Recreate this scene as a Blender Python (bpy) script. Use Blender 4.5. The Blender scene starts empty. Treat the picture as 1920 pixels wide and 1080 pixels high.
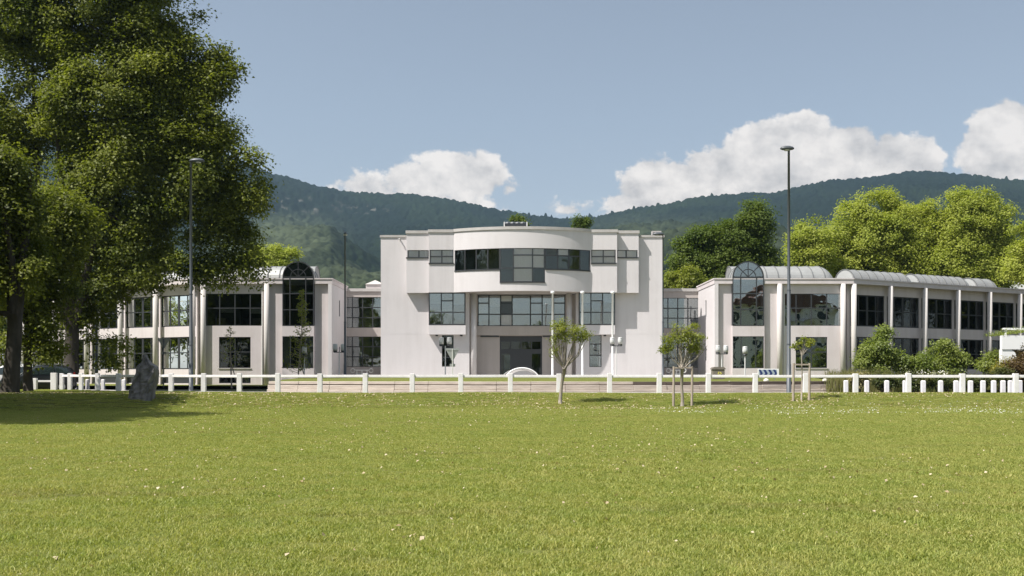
import bpy, bmesh, math, random
import numpy as np
from mathutils import Vector, Matrix

# ------------------------------------------------------------------ camera, sky, sun, exposure
SC = bpy.context.scene
COL = SC.collection
cam_d = bpy.data.cameras.new("camera")
cam = bpy.data.objects.new("camera", cam_d)
COL.objects.link(cam)
cam.location = (0, 0, 1.6)
cam.rotation_euler = (math.radians(90), 0, 0)
cam_d.sensor_width = 36
cam_d.lens = 36
cam_d.shift_y = 160 / 1920
cam_d.clip_end = 20000
cam_d.clip_start = 0.1
SC.camera = cam

SUN_DIR = Vector((0.60, 0.35, -1.0)).normalized()      # the way the light travels
SUN_EL = math.asin(-SUN_DIR.z)
SUN_ROT = math.radians(240)
sun_d = bpy.data.lights.new("sun", 'SUN')
sun_d.energy = 4.9
sun_d.angle = math.radians(0.55)
sun_d.color = (1.0, 0.95, 0.895)
sun = bpy.data.objects.new("sun", sun_d)
COL.objects.link(sun)
sun.location = (-40, -40, 80)
sun.rotation_euler = SUN_DIR.to_track_quat('-Z', 'Y').to_euler()

SC.view_settings.view_transform = 'Standard'
SC.view_settings.look = 'None'
SC.view_settings.gamma = 1
SC.view_settings.use_curve_mapping = False
SC.view_settings.exposure = 0.70
SC.cycles.max_bounces = 8
SC.cycles.transparent_max_bounces = 16
SC.cycles.use_denoising = True

SKY_STRENGTH = 0.078
world = bpy.data.worlds.new("World")
SC.world = world
world.use_nodes = True


def build_world():
    nt = world.node_tree
    nt.nodes.clear()
    N, L = nt.nodes, nt.links

    def math_(op, a, b=None, clamp=False):
        n = N.new('ShaderNodeMath')
        n.operation = op
        n.use_clamp = clamp
        for k, v in enumerate((a, b)):
            if v is None:
                continue
            if isinstance(v, (int, float)):
                n.inputs[k].default_value = v
            else:
                L.new(v, n.inputs[k])
        return n.outputs[0]

    out = N.new('ShaderNodeOutputWorld')
    bg = N.new('ShaderNodeBackground')
    bg.inputs[1].default_value = SKY_STRENGTH
    L.new(bg.outputs[0], out.inputs[0])
    sky = N.new('ShaderNodeTexSky')
    sky.sky_type = 'NISHITA'
    sky.sun_disc = False
    sky.sun_elevation = SUN_EL
    sky.sun_rotation = SUN_ROT
    sky.altitude = 200
    sky.air_density = 1.0
    sky.dust_density = 1.6
    sky.ozone_density = 1.0
    hs = N.new('ShaderNodeHueSaturation')
    hs.inputs['Saturation'].default_value = 0.60
    hs.inputs['Value'].default_value = 1.0
    L.new(sky.outputs[0], hs.inputs['Color'])
    tc = N.new('ShaderNodeTexCoord')
    sep = N.new('ShaderNodeSeparateXYZ')
    L.new(tc.outputs['Generated'], sep.inputs[0])
    az = math_('ARCTAN2', sep.outputs[0], sep.outputs[1])
    el = math_('ARCSINE', sep.outputs[2])
    # high thin veil: pale the sky softly towards the horizon on all sides
    comb = N.new('ShaderNodeCombineXYZ')
    L.new(az, comb.inputs[0])
    L.new(math_('MULTIPLY', el, 1.25), comb.inputs[1])

    def noise(scale, detail, rough, off=(0, 0, 0), dist=0.0):
        mp = N.new('ShaderNodeMapping')
        mp.inputs['Location'].default_value = off
        L.new(comb.outputs[0], mp.inputs[0])
        n = N.new('ShaderNodeTexNoise')
        n.inputs['Scale'].default_value = scale
        n.inputs['Detail'].default_value = detail
        n.inputs['Roughness'].default_value = rough
        n.inputs['Distortion'].default_value = dist
        L.new(mp.outputs[0], n.inputs['Vector'])
        return n.outputs[0]

    A = lambda x: math.atan((x - 960) / 1920)
    E = lambda x, y: math.atan((700 - y) / 1920 * math.cos(A(x)))
    # cumulus banks behind the ridge: (x, y, rx, ry) on a plane one focal length away
    blobs = [(850, 325, 95, 52), (790, 345, 90, 45), (900, 335, 62, 45), (700, 362, 90, 34), (640, 368, 66, 27), (690, 352, 70, 34), (955, 356, 30, 22),
             (1068, 392, 46, 18), (1240, 352, 92, 66), (1330, 335, 90, 66), (1430, 305, 92, 84), (1500, 288, 88, 82), (1580, 300, 92, 76), (1660, 315, 92, 66), (1725, 318, 50, 72),
             (1180, 385, 54, 36), (1828, 292, 42, 72), (1880, 270, 84, 92), (1960, 262, 110, 90), (2100, 290, 180, 90), (2500, 330, 300, 110), (3300, 300, 420, 120),
             (1500, 380, 240, 40), (1250, 400, 130, 35), (820, 390, 160, 40), (-300, 300, 220, 90), (-900, 260, 400, 120)]
    field = None
    for (x, y, rx, ry) in blobs:
        a0, e0 = A(x), E(x, y)
        ra = rx / 1920 * math.cos(a0) ** 2
        re = ry / 1920 * math.cos(a0)
        da = math_('DIVIDE', math_('SUBTRACT', az, a0), ra)
        de = math_('DIVIDE', math_('SUBTRACT', el, e0), re)
        d2 = math_('ADD', math_('MULTIPLY', da, da), math_('MULTIPLY', de, de))
        f = math_('SUBTRACT', 1.0, math_('SQRT', d2))
        f = math_('MULTIPLY', f, min(rx, ry) / 60.0)
        if field is None:
            field = f
        else:
            s = N.new('ShaderNodeMath')
            s.operation = 'SMOOTH_MAX'
            L.new(field, s.inputs[0]); L.new(f, s.inputs[1])
            s.inputs[2].default_value = 0.12
            field = s.outputs[0]
    # cumulus all round, well behind and beside the viewer
    back = N.new('ShaderNodeMapRange')
    L.new(sep.outputs[1], back.inputs[0])
    back.inputs[1].default_value = 0.55; back.inputs[2].default_value = 0.2
    ring = math_('SUBTRACT', 0.9, math_('DIVIDE', math_('ABSOLUTE', math_('SUBTRACT', el, 0.22)), 0.16))
    ringn = math_('SUBTRACT', math_('MULTIPLY', math_('ADD', ring, math_('MULTIPLY', math_('SUBTRACT', noise(4.0, 3, .5, (5, 2, 0)), 0.56), 4.0)), 1.0), 0.45)
    ringm = math_('SUBTRACT', math_('MULTIPLY', ringn, 1.0), math_('MULTIPLY', math_('SUBTRACT', 1.0, back.outputs[0]), 6.0))
    field = math_('MAXIMUM', field, ringm)
    n1 = noise(26, 7, 0.60)
    n2 = noise(75, 5, 0.62, (3, 7, 0))
    nn = math_('ADD', math_('MULTIPLY', math_('SUBTRACT', n1, 0.5), 1.35), math_('MULTIPLY', math_('SUBTRACT', n2, 0.5), 0.42))
    dens = math_('ADD', math_('SUBTRACT', field, 0.05), nn)
    mask = N.new('ShaderNodeMapRange')
    mask.interpolation_type = 'SMOOTHSTEP'
    L.new(dens, mask.inputs[0])
    mask.inputs[1].default_value = 0.0
    mask.inputs[2].default_value = 0.2
    # billow relief: thick lumps are bright, folds between them greyer
    n1b = noise(26, 7, 0.60, (0.010, 0.016, 0))
    rel = math_('MULTIPLY', math_('SUBTRACT', n1, n1b), 2.6)
    n3 = noise(9, 4, 0.55, (1.7, .4, 0))
    sh = math_('ADD', math_('ADD', rel, math_('MULTIPLY', math_('SUBTRACT', n3, 0.5), 0.9)), 0.62, clamp=True)
    ramp = N.new('ShaderNodeMix')
    ramp.data_type = 'RGBA'
    L.new(sh, ramp.inputs['Factor'])
    k = 1.0 / SKY_STRENGTH
    ramp.inputs['A'].default_value = (0.385 * k, 0.36 * k, 0.345 * k, 1)
    ramp.inputs['B'].default_value = (0.65 * k, 0.60 * k, 0.555 * k, 1)
    mix = N.new('ShaderNodeMix')
    mix.data_type = 'RGBA'
    L.new(math_('MULTIPLY', mask.outputs[0], 0.95), mix.inputs['Factor'])
    L.new(hs.outputs[0], mix.inputs['A'])
    L.new(ramp.outputs['Result'], mix.inputs['B'])
    L.new(mix.outputs['Result'], bg.inputs[0])


build_world()

# ------------------------------------------------------------------ helpers
rng = np.random.default_rng(7)
random.seed(7)
F = 1920.0


def WX(x, Z):
    return (x - 960) / F * Z


def HZ(y, Z):
    return 1.6 - (y - 700) / F * Z


def root_of(o):
    while o.parent:
        o = o.parent
    return o


def link(name, me, mat, parent=None, **props):
    o = bpy.data.objects.new(name, me)
    COL.objects.link(o)
    if mat is not None and len(me.materials) == 0:
        me.materials.append(mat)
    if parent is not None:
        o.parent = parent
        r = root_of(parent)
        me.transform(Matrix.Translation(-Vector(r.location)))
    for k, v in props.items():
        o[k] = v
    return o


def obj(name, bm, mat, parent=None, smooth=False, **props):
    me = bpy.data.meshes.new(name)
    bm.normal_update()
    bm.to_mesh(me)
    bm.free()
    if smooth:
        me.polygons.foreach_set('use_smooth', [True] * len(me.polygons))
    return link(name, me, mat, parent, **props)


def thing(name, loc, label, cat, group=None):
    o = bpy.data.objects.new(name, None)
    COL.objects.link(o)
    o.empty_display_size = 0.3
    o.location = loc
    o['label'] = label
    o['category'] = cat
    if group:
        o['group'] = group
    return o


def tag(o, label, cat, group=None):
    o['label'] = label
    o['category'] = cat
    if group:
        o['group'] = group
    return o


def dup(root, loc, rz=0.0, label=None, group=None, scale=1.0):
    r = root.copy()
    COL.objects.link(r)
    r.location = loc
    r.rotation_euler = (0, 0, rz)
    r.scale = (scale,) * 3
    if label:
        r['label'] = label
    if group:
        r['group'] = group
    for ch in list(root.children):
        c = ch.copy(); COL.objects.link(c); c.parent = r
        for g in list(ch.children):
            d = g.copy(); COL.objects.link(d); d.parent = c
    return r


def quad(bm, pts):
    vs = [bm.verts.new(p) for p in pts]
    return bm.faces.new(vs)


def box(bm, x0, x1, y0, y1, z0, z1, bevel=0.0):
    v = [bm.verts.new((x, y, z)) for z in (z0, z1) for (x, y) in ((x0, y0), (x1, y0), (x1, y1), (x0, y1))]
    fs = [(3, 2, 1, 0), (4, 5, 6, 7), (0, 1, 5, 4), (1, 2, 6, 5), (2, 3, 7, 6), (3, 0, 4, 7)]
    fs = [bm.faces.new([v[i] for i in f]) for f in fs]
    if bevel:
        es = list({e for f in fs for e in f.edges})
        bmesh.ops.bevel(bm, geom=es, offset=bevel, segments=2, affect='EDGES', profile=0.6)


def mbox(bm, mp, u0, u1, d0, d1, z0, z1):
    v = [bm.verts.new(mp(u, d, z)) for z in (z0, z1) for (u, d) in ((u0, d0), (u1, d0), (u1, d1), (u0, d1))]
    for f in ((3, 2, 1, 0), (4, 5, 6, 7), (0, 1, 5, 4), (1, 2, 6, 5), (2, 3, 7, 6), (3, 0, 4, 7)):
        bm.faces.new([v[i] for i in f])


def tube(bm, pts, radii, n=8, cap=True):
    pts = [Vector(p) for p in pts]
    rings = []
    ref = Vector((0.31, 0.95, 0.05))
    for i, p in enumerate(pts):
        a = pts[max(0, i - 1)]; b = pts[min(len(pts) - 1, i + 1)]
        t = (b - a).normalized()
        s = t.cross(ref)
        if s.length < 0.05:
            s = t.cross(Vector((1, 0, 0)))
        s.normalize()
        w = t.cross(s)
        rings.append([bm.verts.new(p + (s * math.cos(2 * math.pi * k / n) + w * math.sin(2 * math.pi * k / n)) * radii[i]) for k in range(n)])
    for i in range(len(rings) - 1):
        for k in range(n):
            bm.faces.new([rings[i][k], rings[i][(k + 1) % n], rings[i + 1][(k + 1) % n], rings[i + 1][k]])
    if cap:
        bm.faces.new(rings[0]); bm.faces.new(rings[-1][::-1])


def lathe(bm, prof, cx, cy, n=16):
    rings = []
    for (r, z) in prof:
        rings.append([bm.verts.new((cx + r * math.cos(2 * math.pi * k / n), cy + r * math.sin(2 * math.pi * k / n), z)) for k in range(n)])
    for i in range(len(rings) - 1):
        for k in range(n):
            bm.faces.new([rings[i][k], rings[i][(k + 1) % n], rings[i + 1][(k + 1) % n], rings[i + 1][k]])
    bm.faces.new(rings[0][::-1]); bm.faces.new(rings[-1])


def wall(bm, mp, ub, zb, holes, d0, d1):
    """slab with rectangular openings as one closed surface; mp(u, d, z) -> point"""
    us = set(ub); zs = set(zb)
    for h in holes:
        us.update(h[:2]); zs.update(h[2:])
    lo, hi, zlo, zhi = min(ub), max(ub), min(zb), max(zb)
    def uniq(s, a, b):
        r = []
        for v in sorted(s):
            if v < a - 1e-6 or v > b + 1e-6: continue
            if not r or v - r[-1] > 1e-4: r.append(v)
        return r
    us = uniq(us, lo, hi); zs = uniq(zs, zlo, zhi)
    nu, nz = len(us) - 1, len(zs) - 1
    fill = [[True] * nz for _ in range(nu)]
    for i in range(nu):
        for j in range(nz):
            mu, mz = (us[i] + us[i + 1]) / 2, (zs[j] + zs[j + 1]) / 2
            for h in holes:
                if h[0] < mu < h[1] and h[2] < mz < h[3]:
                    fill[i][j] = False
    cache = {}
    def V(i, k, j):
        key = (i, k, j)
        if key not in cache:
            cache[key] = bm.verts.new(mp(us[i], (d0, d1)[k], zs[j]))
        return cache[key]
    ok = lambda i, j: 0 <= i < nu and 0 <= j < nz and fill[i][j]
    def q(*vs):
        try: bm.faces.new(vs)
        except ValueError: pass
    for i in range(nu):
        for j in range(nz):
            if not fill[i][j]: continue
            q(V(i, 0, j), V(i + 1, 0, j), V(i + 1, 0, j + 1), V(i, 0, j + 1))
            q(V(i + 1, 1, j), V(i, 1, j), V(i, 1, j + 1), V(i + 1, 1, j + 1))
            if not ok(i - 1, j): q(V(i, 1, j), V(i, 0, j), V(i, 0, j + 1), V(i, 1, j + 1))
            if not ok(i + 1, j): q(V(i + 1, 0, j), V(i + 1, 1, j), V(i + 1, 1, j + 1), V(i + 1, 0, j + 1))
            if not ok(i, j - 1): q(V(i, 1, j), V(i + 1, 1, j), V(i + 1, 0, j), V(i, 0, j))
            if not ok(i, j + 1): q(V(i, 0, j + 1), V(i + 1, 0, j + 1), V(i + 1, 1, j + 1), V(i, 1, j + 1))


def flat(ox, oy, ang=0.0, flip=1):
    """u runs along the facade (angle from +X), d goes into the building"""
    ca, sa = math.cos(ang), math.sin(ang)
    return lambda u, d, z: (ox + ca * u - sa * d * 1.0, oy + sa * u + ca * d, z)


# ------------------------------------------------------------------ vector noise for meshes
def _hash(ix, iy, s):
    h = (ix.astype(np.int64) * 374761393 + iy.astype(np.int64) * 668265263 + s * 974711) & 0xffffffff
    h = ((h ^ (h >> 13)) * 1274126177) & 0xffffffff
    return ((h ^ (h >> 16)) & 0xffff) / 65535.0


def vnoise(x, y, s=0):
    ix, iy = np.floor(x), np.floor(y)
    fx, fy = x - ix, y - iy
    fx = fx * fx * (3 - 2 * fx); fy = fy * fy * (3 - 2 * fy)
    a = _hash(ix, iy, s); b = _hash(ix + 1, iy, s); c = _hash(ix, iy + 1, s); d = _hash(ix + 1, iy + 1, s)
    return (a * (1 - fx) + b * fx) * (1 - fy) + (c * (1 - fx) + d * fx) * fy


def fbm(x, y, oct=4, s=0):
    r = 0; a = 0.5
    for k in range(oct):
        r = r + a * vnoise(x, y, s + k); x = x * 2.03 + 11.3; y = y * 2.03 + 5.1; a *= 0.5
    return r


def worley(x, y, s=0):
    ix, iy = np.floor(x), np.floor(y)
    best = np.full(x.shape, 9.0)
    for dx in (-1, 0, 1):
        for dy in (-1, 0, 1):
            px = ix + dx + _hash(ix + dx, iy + dy, s); py = iy + dy + _hash(ix + dx, iy + dy, s + 17)
            best = np.minimum(best, (x - px) ** 2 + (y - py) ** 2)
    return np.sqrt(best)


def np_mesh(name, verts, quads, var=None):
    me = bpy.data.meshes.new(name)
    nv, nf = len(verts), len(quads)
    k = quads.shape[1]
    me.vertices.add(nv)
    me.vertices.foreach_set('co', np.ascontiguousarray(verts, dtype=np.float32).ravel())
    me.loops.add(nf * k)
    me.loops.foreach_set('vertex_index', np.ascontiguousarray(quads, dtype=np.int32).ravel())
    me.polygons.add(nf)
    me.polygons.foreach_set('loop_start', np.arange(0, nf * k, k, dtype=np.int32))
    me.polygons.foreach_set('loop_total', np.full(nf, k, dtype=np.int32))
    if var is not None:
        at = me.attributes.new('var', 'FLOAT', 'FACE')
        at.data.foreach_set('value', np.ascontiguousarray(var, dtype=np.float32))
    me.update(calc_edges=True)
    me.validate()
    return me


def grid_quads(nu, nv):
    i, j = np.meshgrid(np.arange(nu - 1), np.arange(nv - 1), indexing='ij')
    a = (i * nv + j).ravel()
    return np.stack([a, a + nv, a + nv + 1, a + 1], 1)


# ------------------------------------------------------------------ materials
MATS = {}


def mat(name, col, rough=0.7, noise=None, bump=0.0, metal=0.0, spec=0.4, scale=5.0, detail=6, col2=None, stretch=(1, 1, 1)):
    m = bpy.data.materials.new(name)
    m.use_nodes = True
    nt = m.node_tree
    b = nt.nodes['Principled BSDF']
    b.inputs['Base Color'].default_value = (*col, 1)
    b.inputs['Roughness'].default_value = rough
    b.inputs['Metallic'].default_value = metal
    b.inputs['Specular IOR Level'].default_value = spec
    if col2 is not None or bump:
        g = nt.nodes.new('ShaderNodeNewGeometry')
        mp = nt.nodes.new('ShaderNodeMapping')
        mp.inputs['Scale'].default_value = stretch
        nt.links.new(g.outputs['Position'], mp.inputs[0])
        n = nt.nodes.new('ShaderNodeTexNoise')
        n.inputs['Scale'].default_value = scale
        n.inputs['Detail'].default_value = detail
        n.inputs['Roughness'].default_value = 0.6
        nt.links.new(mp.outputs[0], n.inputs['Vector'])
        if col2 is not None:
            r = nt.nodes.new('ShaderNodeValToRGB')
            r.color_ramp.elements[0].position = 0.3; r.color_ramp.elements[1].position = 0.7
            r.color_ramp.elements[0].color = (*col, 1); r.color_ramp.elements[1].color = (*col2, 1)
            nt.links.new(n.outputs[0], r.inputs[0])
            nt.links.new(r.outputs[0], b.inputs['Base Color'])
        if bump:
            bp = nt.nodes.new('ShaderNodeBump')
            bp.inputs['Strength'].default_value = bump
            bp.inputs['Distance'].default_value = 0.03
            nt.links.new(n.outputs[0], bp.inputs['Height'])
            nt.links.new(bp.outputs[0], b.inputs['Normal'])
    MATS[name] = m
    return m


def stucco(name, base, dirt, rough=0.85):
    """painted render: fine grain, faint blotches and vertical rain streaks"""
    m = mat(name, base, rough, spec=0.25)
    nt = m.node_tree; N, L = nt.nodes, nt.links
    b = N['Principled BSDF']
    g = N.new('ShaderNodeNewGeometry')
    def nz(scale, det, st):
        mp = N.new('ShaderNodeMapping'); mp.inputs['Scale'].default_value = st
        L.new(g.outputs['Position'], mp.inputs[0])
        n = N.new('ShaderNodeTexNoise'); n.inputs['Scale'].default_value = scale; n.inputs['Detail'].default_value = det
        n.inputs['Roughness'].default_value = 0.62
        L.new(mp.outputs[0], n.inputs['Vector'])
        return n.outputs[0]
    st = nz(1.0, 6, (2.2, 2.2, 0.16)); bl = nz(0.35, 5, (1, 1, 1))
    mu = N.new('ShaderNodeMath'); mu.operation = 'MULTIPLY'
    L.new(st, mu.inputs[0]); L.new(bl, mu.inputs[1])
    r = N.new('ShaderNodeMapRange'); L.new(mu.outputs[0], r.inputs[0])
    r.inputs[1].default_value = 0.2; r.inputs[2].default_value = 0.42
    mx = N.new('ShaderNodeMix'); mx.data_type = 'RGBA'
    L.new(r.outputs[0], mx.inputs['Factor'])
    mx.inputs['A'].default_value = (*base, 1); mx.inputs['B'].default_value = (*dirt, 1)
    L.new(mx.outputs['Result'], b.inputs['Base Color'])
    fine = nz(22, 5, (1, 1, 1))
    bp = N.new('ShaderNodeBump'); bp.inputs['Strength'].default_value = 0.25; bp.inputs['Distance'].default_value = 0.01
    L.new(fine, bp.inputs['Height']); L.new(bp.outputs[0], b.inputs['Normal'])
    return m


def leafmat(name, c1, c2, trans=0.4, patch=0.25, rough=0.45, spec=0.35):
    m = bpy.data.materials.new(name); m.use_nodes = True
    nt = m.node_tree; N, L = nt.nodes, nt.links
    N.clear()
    out = N.new('ShaderNodeOutputMaterial')
    at = N.new('ShaderNodeAttribute'); at.attribute_name = 'var'
    g = N.new('ShaderNodeNewGeometry')
    n = N.new('ShaderNodeTexNoise'); n.inputs['Scale'].default_value = patch; n.inputs['Detail'].default_value = 3
    L.new(g.outputs['Position'], n.inputs['Vector'])
    ad = N.new('ShaderNodeMath'); ad.operation = 'ADD'
    sc = N.new('ShaderNodeMath'); sc.operation = 'MULTIPLY_ADD'
    L.new(n.outputs[0], sc.inputs[0]); sc.inputs[1].default_value = 1.6; sc.inputs[2].default_value = -0.8
    hf = N.new('ShaderNodeMath'); hf.operation = 'MULTIPLY'; L.new(at.outputs['Fac'], hf.inputs[0]); hf.inputs[1].default_value = 1.0
    L.new(sc.outputs[0], ad.inputs[0]); L.new(hf.outputs[0], ad.inputs[1]); ad.use_clamp = True
    mx = N.new('ShaderNodeMix'); mx.data_type = 'RGBA'
    L.new(ad.outputs[0], mx.inputs['Factor'])
    mx.inputs['A'].default_value = (*c1, 1); mx.inputs['B'].default_value = (*c2, 1)
    p = N.new('ShaderNodeBsdfPrincipled')
    p.inputs['Roughness'].default_value = rough; p.inputs['Specular IOR Level'].default_value = spec
    L.new(mx.outputs['Result'], p.inputs['Base Color'])
    t = N.new('ShaderNodeBsdfTranslucent')
    br = N.new('ShaderNodeMix'); br.data_type = 'RGBA'; br.blend_type = 'MULTIPLY'; br.inputs['Factor'].default_value = 1
    L.new(mx.outputs['Result'], br.inputs['A']); br.inputs['B'].default_value = (1.5, 1.6, 0.7, 1)
    L.new(br.outputs['Result'], t.inputs['Color'])
    ms = N.new('ShaderNodeMixShader'); ms.inputs[0].default_value = trans
    L.new(p.outputs[0], ms.inputs[1]); L.new(t.outputs[0], ms.inputs[2])
    L.new(ms.outputs[0], out.inputs[0])
    MATS[name] = m
    return m


def glassmat(name, refl=0.28, tint=(0.62, 0.68, 0.68), ior=1.5):
    m = bpy.data.materials.new(name); m.use_nodes = True
    nt = m.node_tree; N, L = nt.nodes, nt.links
    N.clear()
    out = N.new('ShaderNodeOutputMaterial')
    tr = N.new('ShaderNodeBsdfTransparent'); tr.inputs[0].default_value = (*tint, 1)
    gl = N.new('ShaderNodeBsdfGlossy'); gl.inputs['Roughness'].default_value = 0.015; gl.inputs['Color'].default_value = (0.86, 0.9, 0.9, 1)
    g = N.new('ShaderNodeNewGeometry')
    n = N.new('ShaderNodeTexNoise'); n.inputs['Scale'].default_value = 0.55; n.inputs['Detail'].default_value = 2
    L.new(g.outputs['Position'], n.inputs['Vector'])
    bp = N.new('ShaderNodeBump'); bp.inputs['Strength'].default_value = 0.12; bp.inputs['Distance'].default_value = 0.12
    L.new(n.outputs[0], bp.inputs['Height']); L.new(bp.outputs[0], gl.inputs['Normal'])
    fr = N.new('ShaderNodeFresnel'); fr.inputs[0].default_value = ior
    ad = N.new('ShaderNodeMath'); ad.operation = 'ADD'; ad.use_clamp = True
    L.new(fr.outputs[0], ad.inputs[0]); ad.inputs[1].default_value = refl
    ms = N.new('ShaderNodeMixShader')
    L.new(ad.outputs[0], ms.inputs[0]); L.new(tr.outputs[0], ms.inputs[1]); L.new(gl.outputs[0], ms.inputs[2])
    L.new(ms.outputs[0], out.inputs[0])
    MATS[name] = m
    return m


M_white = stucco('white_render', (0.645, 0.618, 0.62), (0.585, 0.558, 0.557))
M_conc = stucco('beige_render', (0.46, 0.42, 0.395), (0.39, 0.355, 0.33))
M_wing = stucco('wing_pale_render', (0.625, 0.575, 0.575), (0.545, 0.495, 0.485))
M_frieze = stucco('frieze_render', (0.43, 0.40, 0.37), (0.36, 0.33, 0.30))
M_column = stucco('cream_column_paint', (0.58, 0.55, 0.525), (0.51, 0.48, 0.45))
M_coping = mat('coping_zinc', (0.42, 0.40, 0.38), 0.6, col2=(0.50, 0.48, 0.46), scale=2)
M_frame = mat('anthracite_frame', (0.035, 0.038, 0.042), 0.45, spec=0.5)
M_glass = glassmat('window_glass', 0.0, (0.97, 0.98, 0.98))
M_glass_dark = glassmat('tinted_glass', 0.035, (0.62, 0.66, 0.64))
M_glass_bright = glassmat('coated_glass', 0.24, (0.76, 0.80, 0.82))
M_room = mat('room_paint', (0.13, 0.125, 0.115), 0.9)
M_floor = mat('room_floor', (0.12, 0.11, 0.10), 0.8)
M_blind = mat('pale_blind', (0.90, 0.82, 0.82), 0.85, col2=(0.82, 0.745, 0.74), scale=3, stretch=(6, 1, 0.3))
M_furn = mat('room_furniture', (0.42, 0.36, 0.28), 0.7)
M_roof = mat('roof_gravel', (0.25, 0.24, 0.22), 0.95, col2=(0.33, 0.31, 0.29), scale=6)
M_vault = mat('vault_zinc', (0.31, 0.315, 0.305), 0.45, col2=(0.38, 0.385, 0.37), scale=1.2, metal=0.25, spec=0.5)
M_rib = mat('vault_seam', (0.16, 0.165, 0.165), 0.5)
M_fence = mat('white_fence_paint', (0.84, 0.82, 0.83), 0.55, col2=(0.74, 0.715, 0.70), scale=3, bump=0.1)
M_pole = mat('grey_steel_pole', (0.075, 0.085, 0.095), 0.45, spec=0.5)
M_polelight = mat('pale_pole', (0.66, 0.66, 0.64), 0.4)
M_flag = mat('flagpole_white', (0.85, 0.85, 0.84), 0.35)
M_bark = mat('bark', (0.030, 0.026, 0.020), 0.95, col2=(0.068, 0.057, 0.044), scale=3.5, bump=1.0, stretch=(1, 1, 0.35))
M_barkpale = mat('bark_pale', (0.24, 0.21, 0.17), 0.9, col2=(0.34, 0.30, 0.25), scale=8, bump=0.7, stretch=(1, 1, 0.3))
M_stake = mat('stake_wood', (0.30, 0.25, 0.20), 0.9, col2=(0.40, 0.34, 0.28), scale=9, bump=0.5, stretch=(1, 1, 0.12))
M_plane = leafmat('plane_leaf', (0.046, 0.068, 0.009), (0.225, 0.245, 0.038), 0.38, 0.22, .55, .22)
M_leaf_dark = leafmat('dark_leaf', (0.062, 0.098, 0.020), (0.145, 0.185, 0.036), 0.36, 0.2, .6, .2)
M_leaf_lime = leafmat('lime_leaf', (0.235, 0.280, 0.044), (0.355, 0.378, 0.080), 0.40, 0.15, .6, .2)
M_leaf_young = leafmat('young_leaf', (0.15, 0.185, 0.028), (0.25, 0.265, 0.05), 0.42, 0.6)
M_shrub = leafmat('shrub_leaf', (0.155, 0.205, 0.046), (0.245, 0.275, 0.072), 0.42, 0.4)
M_redleaf = leafmat('russet_leaf', (0.075, 0.050, 0.022), (0.13, 0.085, 0.03), 0.3, 0.6)
M_yellowleaf = leafmat('yellow_leaf', (0.20, 0.19, 0.03), (0.32, 0.27, 0.05), 0.35, 0.6)
M_dry = leafmat('dry_grass', (0.20, 0.185, 0.075), (0.33, 0.29, 0.15), 0.3, 0.5)
M_hedge = leafmat('hedge_leaf', (0.050, 0.075, 0.018), (0.10, 0.105, 0.03), 0.3, 0.5)
# ------------------------------------------------------------------ terrain
FPX = [(-700, 66), (0, 65), (116, 64), (131, 63.3), (152, 62.4), (183, 61.2), (222, 59.8), (270, 58.4), (321, 57.2), (382, 56), (449, 55.2), (521, 54.7), (600, 54.3),
       (685, 54.1), (773, 54), (864, 54), (957, 54), (1048, 53.9), (1143, 53.8), (1236, 53.6), (1328, 53.4), (1416, 53.2), (1510, 53.1), (1604, 53), (1703, 52.7), (1804, 52.4), (1904, 52), (2600, 52)]
FX = np.array([WX(a, b) for a, b in FPX]); FZ = np.array([b for a, b in FPX])


def fence_y(x):
    return np.interp(x, FX, FZ)


def lawn_z(x, y):
    x = np.asarray(x, float); y = np.asarray(y, float)
    st = 46.0 + 0.9 * np.sin(x * 0.13 + 1.0) - np.clip((-x - 13) / 10, 0, 1) * 3.0
    t = np.clip((y - st) / 5.6, 0, 1)
    bank = 0.60 * t * t * (3 - 2 * t)
    return bank + 0.05 * (vnoise(x * .23, y * .23, 3) - .5) + 0.004 * (vnoise(x * .6, y * .6, 4) - .5) - 0.03 * np.clip((y - 51) / 2, 0, 1)


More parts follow.
